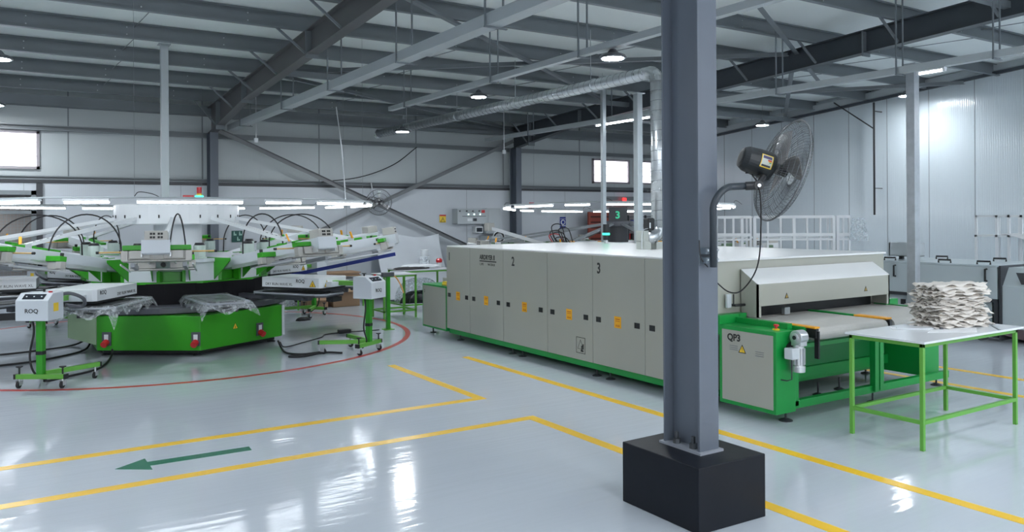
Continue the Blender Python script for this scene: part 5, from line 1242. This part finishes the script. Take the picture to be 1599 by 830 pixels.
def lump(c, rx, ry, h, m, name, lbl, cat, seed=1, amp=.08, n=26):
    rnd = random.Random(seed); ph = [rnd.uniform(0, 6.28) for _ in range(8)]
    def fn(s, t):
        a = 2 * pi * s; e = pi / 2 * t; k = 1 + amp * (sin(3 * a + ph[0] + 2 * t) + .6 * sin(7 * a + ph[1] + 5 * t) + .4 * sin(13 * a + ph[2]))
        return Vector((c[0] + rx * cos(a) * cos(e) ** .7 * k if t < 1 else c[0], c[1] + (ry * sin(a) * cos(e) ** .7 * k if t < 1 else 0), c[2] + h * sin(e) * (1 + amp * .8 * sin(5 * a + ph[3]) * cos(e))))
    o = MB().grid(fn, n * 2, n // 2)
    bmesh.ops.remove_doubles(o.bm, verts=o.bm.verts, dist=.0005)
    o = o.build(name, m, smooth=True); tag(o, lbl, cat); return o
BAGB = mat('black_bag_plastic', (.02, .022, .026), .22, bump=.5, bscale=14)
lump((6.86, 14.16, .155), .36, .14, .24, BAGB, 'bin_bag', 'black plastic bag under the green framed table', 'bag', 2)
lump((7.02, 14.47, .155), .50, .17, .46, FILM, 'plastic_bag', 'large clear plastic bag bulging over the black bag under the table', 'bag', 5, .05)
lump((6.72, 14.25, .812), .36, .2, .05, mat('black_cloth', (.015, .015, .018), .8), 'dark_cloth', 'black cloth heap lying on the green framed table', 'cloth', 7, .1)
lump((6.95, 14.35, .84), .40, .22, .06, TOPW, 'white_cloth', 'white cloth lying on the black cloth heap on the table', 'cloth', 9, .1)
def carton(x0, x1, y0, y1, z0, z1, lbl):
    t = thing('cardboard_box', ((x0 + x1) / 2, (y0 + y1) / 2, z0), lbl, 'box')
    MB().box(x0, x1, y0, y1, z0, z1).build('carton', CARD, t, bev=.004)
    MB().extr([(x0, y0, z1), (x1, y0, z1), (x1, y0 - .14, z1 - .10), (x0 + .03, y0 - .14, z1 - .09)], (0, 0, .004)).build('flap', CARD, t); return t
carton(5.12, 5.55, 15.68, 16.1, 0, .26, 'small cardboard box behind the round machine, left of the wider one')
carton(5.65, 6.22, 15.65, 16.35, 0, .40, 'wide cardboard box with its flap open under the low green table')
MB_ = lump((4.6, 15.9, 0), .32, .25, .36, FILMW, 'plastic_heap', 'crumpled milky plastic behind the round machine beside the small box', 'plastic', 13, .12)
for k, (x, y, z, w_, lbl) in enumerate(((5.3, 15.9, .502, 1.0, 'lower stack of brown boards on the low green table'),)):
    t = thing('board_stack', (x, y, z), lbl, 'boards')
    for q in range(7): MB().box(x - .4 + .02 * (q % 3), x + .95 - .03 * (q % 2), y - .25, y + .3, z + q * .03, z + q * .03 + .022).build('board', mat('brown_board', (.25, .16, .11), .6) if q % 2 else CARD, t)
# paint buckets
for x, y, h, m, lbl in ((7.45, 14.85, .0, WHITE, 'white bucket standing on the back of the table goods'),):
    t = thing('bucket', (x, y, .812), lbl, 'bucket')
    b0 = .812; y = 14.5; x = 7.15
    t.location = (x, y, b0); t['_w'] = (x, y, b0)
    MB().lathe([(.09, 0), (.115, .20), (.12, .20), (.12, .22), (.09, .225)], (x, y, b0), 24).build('pail', FILMW, t)
    MB().lathe([(.07, 0), (.085, .13), (.06, .135)], (x, y, b0 + .225), 20).build('lid_pot', WHITE, t)
t = thing('bottle', (7.43, 14.4, .812), 'red capped white bottle on the green framed table', 'bottle')
MB().lathe([(.05, 0), (.055, .09), (.03, .13), (.03, .15)], (7.43, 14.4, .812), 16).build('body', WHITE, t); MB().lathe([(.06, .0), (.065, .05), (.04, .08)], (7.43, 14.4, .812 + .10), 14).build('cap', RED, t)
# green bollard with floor flange
t = thing('floor_post', (5.256, 12.0, 0), 'green post bolted to the floor right of the round machine, with an orange lead', 'post')
MB().box(5.226, 5.286, 11.97, 12.03, .012, .86).build('shaft', mat('pole_green_enamel', (.03, .28, .015)), t, bev=.004); MB().box(5.17, 5.34, 11.93, 12.07, 0, .012).build('flange', LIME, t, bev=.002)
MB().box(5.15, 5.35, 11.95, 12.03, .86, .93).build('head', MGREY, t, bev=.006)
MB().tube(bez([(5.30, 12.0, .88), (5.40, 12.0, .84), (5.48, 11.98, .70), (5.52, 11.97, .58)], 6), .012, 8).build('orange_lead', mat('orange_lead', (.8, .40, .15), .5), t)

# ---- floor cables
def floor_cable(pts, r, lbl, m=RUBBER):
    o = MB().tube(bez([(x, y, r if z is None else z) for x, y, z in [(p + (None,))[:3] for p in pts]], 10), r, 8).build('floor_cable', m, smooth=True); tag(o, lbl, 'cable'); return o
Z = None
floor_cable([(3.19, 11.05, .12), (3.21, 10.95, .03), (3.18, 10.62), (3.3, 10.4), (3.5, 10.40), (3.65, 10.42), (3.55, 10.33), (3.25, 10.38), (3.12, 10.30), (3.3, 10.22), (3.62, 10.36), (3.8, 10.2)], .013, 'black cable coiled on the floor left of the right flash dryer')
floor_cable([(3.22, 11.05, .10), (3.3, 11.08, .02), (3.7, 11.45), (4.05, 11.75), (4.2, 12.0), (4.5, 12.05), (5.1, 12.0)], .008, 'thin black lead running on the floor to the green floor post')
o = MB().box(4.42, 4.62, 11.98, 12.08, 0, .06).build('power_adapter', BLACK, bev=.012); tag(o, 'black power adapter lying on the floor inside the red ring, right of the machine', 'adapter')
lump((4.47, 13.95, .0), .13, .08, .06, RUBBER, 'cable_bundle', 'small black cable heap on the floor behind the round machine, by the red ring', 'cable', 21, .1, 14)
floor_cable([(1.2, 11.72, .12), (1.15, 11.5, .02), (.95, 10.8), (.6, 10.45), (.42, 10.3), (.36, 10.1, .05)], .013, 'black cable from the round machine to the nearest flash dryer')
floor_cable([(1.02, 12.6, .10), (.9, 12.4, .015), (.5, 11.95), (.1, 11.75), (-.6, 11.7), (-1.5, 11.6)], .013, 'black cable crossing the floor to the left edge, the nearer of two')
floor_cable([(1.02, 13.0, .10), (.8, 13.0, .015), (.3, 12.75), (-.2, 12.7), (-.5, 13.0), (-.8, 13.2, .05)], .013, 'black cable looping to the flash dryer at the left edge, the farther of two')

# ---- goods at the far right back: red rack, blue shelving and stock
t = thing('slatted_rack', (12.9, 16.6, 0), 'red-brown slatted rack standing on the back wall left of the shutter', 'rack')
RB = mat('red_brown_slats', (.28, .055, .035), .5)
MB().box(13.0, 13.06, 16.6, 16.66, 0, 1.95).box(13.84, 13.9, 16.6, 16.66, 0, 1.95).build('frame', RB, t)
b = MB(); z = .1
while z < 1.9: b.box(13.06, 13.84, 16.61, 16.64, z, z + .10); z += .145
b.build('slats', RB, t); MB().box(13.06, 13.84, 16.645, 16.65, .05, 1.92).build('backing', mat('dark_red_back', (.08, .02, .015), .6), t)
t = thing('stock_shelf', (14.5, 16.3, 0), 'dark shelving full of coloured tins in front of the shutter', 'shelf')
for x in (13.75, 14.35, 14.95): MB().box(x, x + .04, 15.9, 15.94, 0, 1.85).box(x, x + .04, 16.3, 16.34, 0, 1.85).build('upright', DGREY, t)
for z in (.4, .75, 1.1, 1.45, 1.8): MB().box(13.75, 14.99, 15.9, 16.34, z, z + .025).build('shelf_board', MGREY, t)
cols = [('blue_tin', (.02, .05, .3)), ('red_tin', (.5, .02, .02)), ('yellow_tin', (.7, .45, .05)), ('white_tin', (.6, .62, .65)), ('black_tin', (.02, .02, .025)), ('cream_tin', (.55, .5, .38))]
rnd = random.Random(5)
pos_w = {1.1: 'third', 1.45: 'fourth', 1.8: 'top'}
for z in (.75, 1.1, 1.45):
    x = 13.88; k = 0
    while x < 14.9:
        nm, cc = cols[rnd.randrange(6)]; hh = rnd.uniform(.14, .25); rr = rnd.uniform(.05, .075)
        if abs(x - 14.37) < .09: x += .1; continue
        o = MB().lathe([(rr, 0), (rr, hh), (rr * .9, hh + .01)], (x, 16.05, z + .026), 14).build('paint_tin', mat(nm, cc, .4))
        tag(o, f'{nm.split("_")[0]} tin on the {["second", "third", "fourth"][int((z - .7) / .33)]} shelf board in front of the shutter', 'tin', 'tins on the dark shelving'); x += rr * 2 + rnd.uniform(.01, .05); k += 1
# things in the store behind the gate
for k, (x, z0, z1, m) in enumerate(((-.9, .0, .9, CARD), (.2, 0, .7, mat('pinkish_boards', (.35, .2, .16), .6)), (-.4, .0, 1.5, mat('grey_boards', (.2, .2, .2), .6)))):
    o = MB().extr([(x - .5, 18.2 + .2 * k, z0), (x + .5, 18.2 + .2 * k, z0), (x + .5, 18.2 + .2 * k, z1 - .15), (x - .5, 18.2 + .2 * k, z1)], (0, .12, 0)).build('leaning_board', m)
    tag(o, ['brown cardboard leaning low behind the mesh gate', 'pinkish board leaning behind the mesh gate', 'tall grey board leaning behind the mesh gate'][k], 'board')
# cleanup of helper properties
for o in bpy.data.objects:
    if '_w' in o: del o['_w']
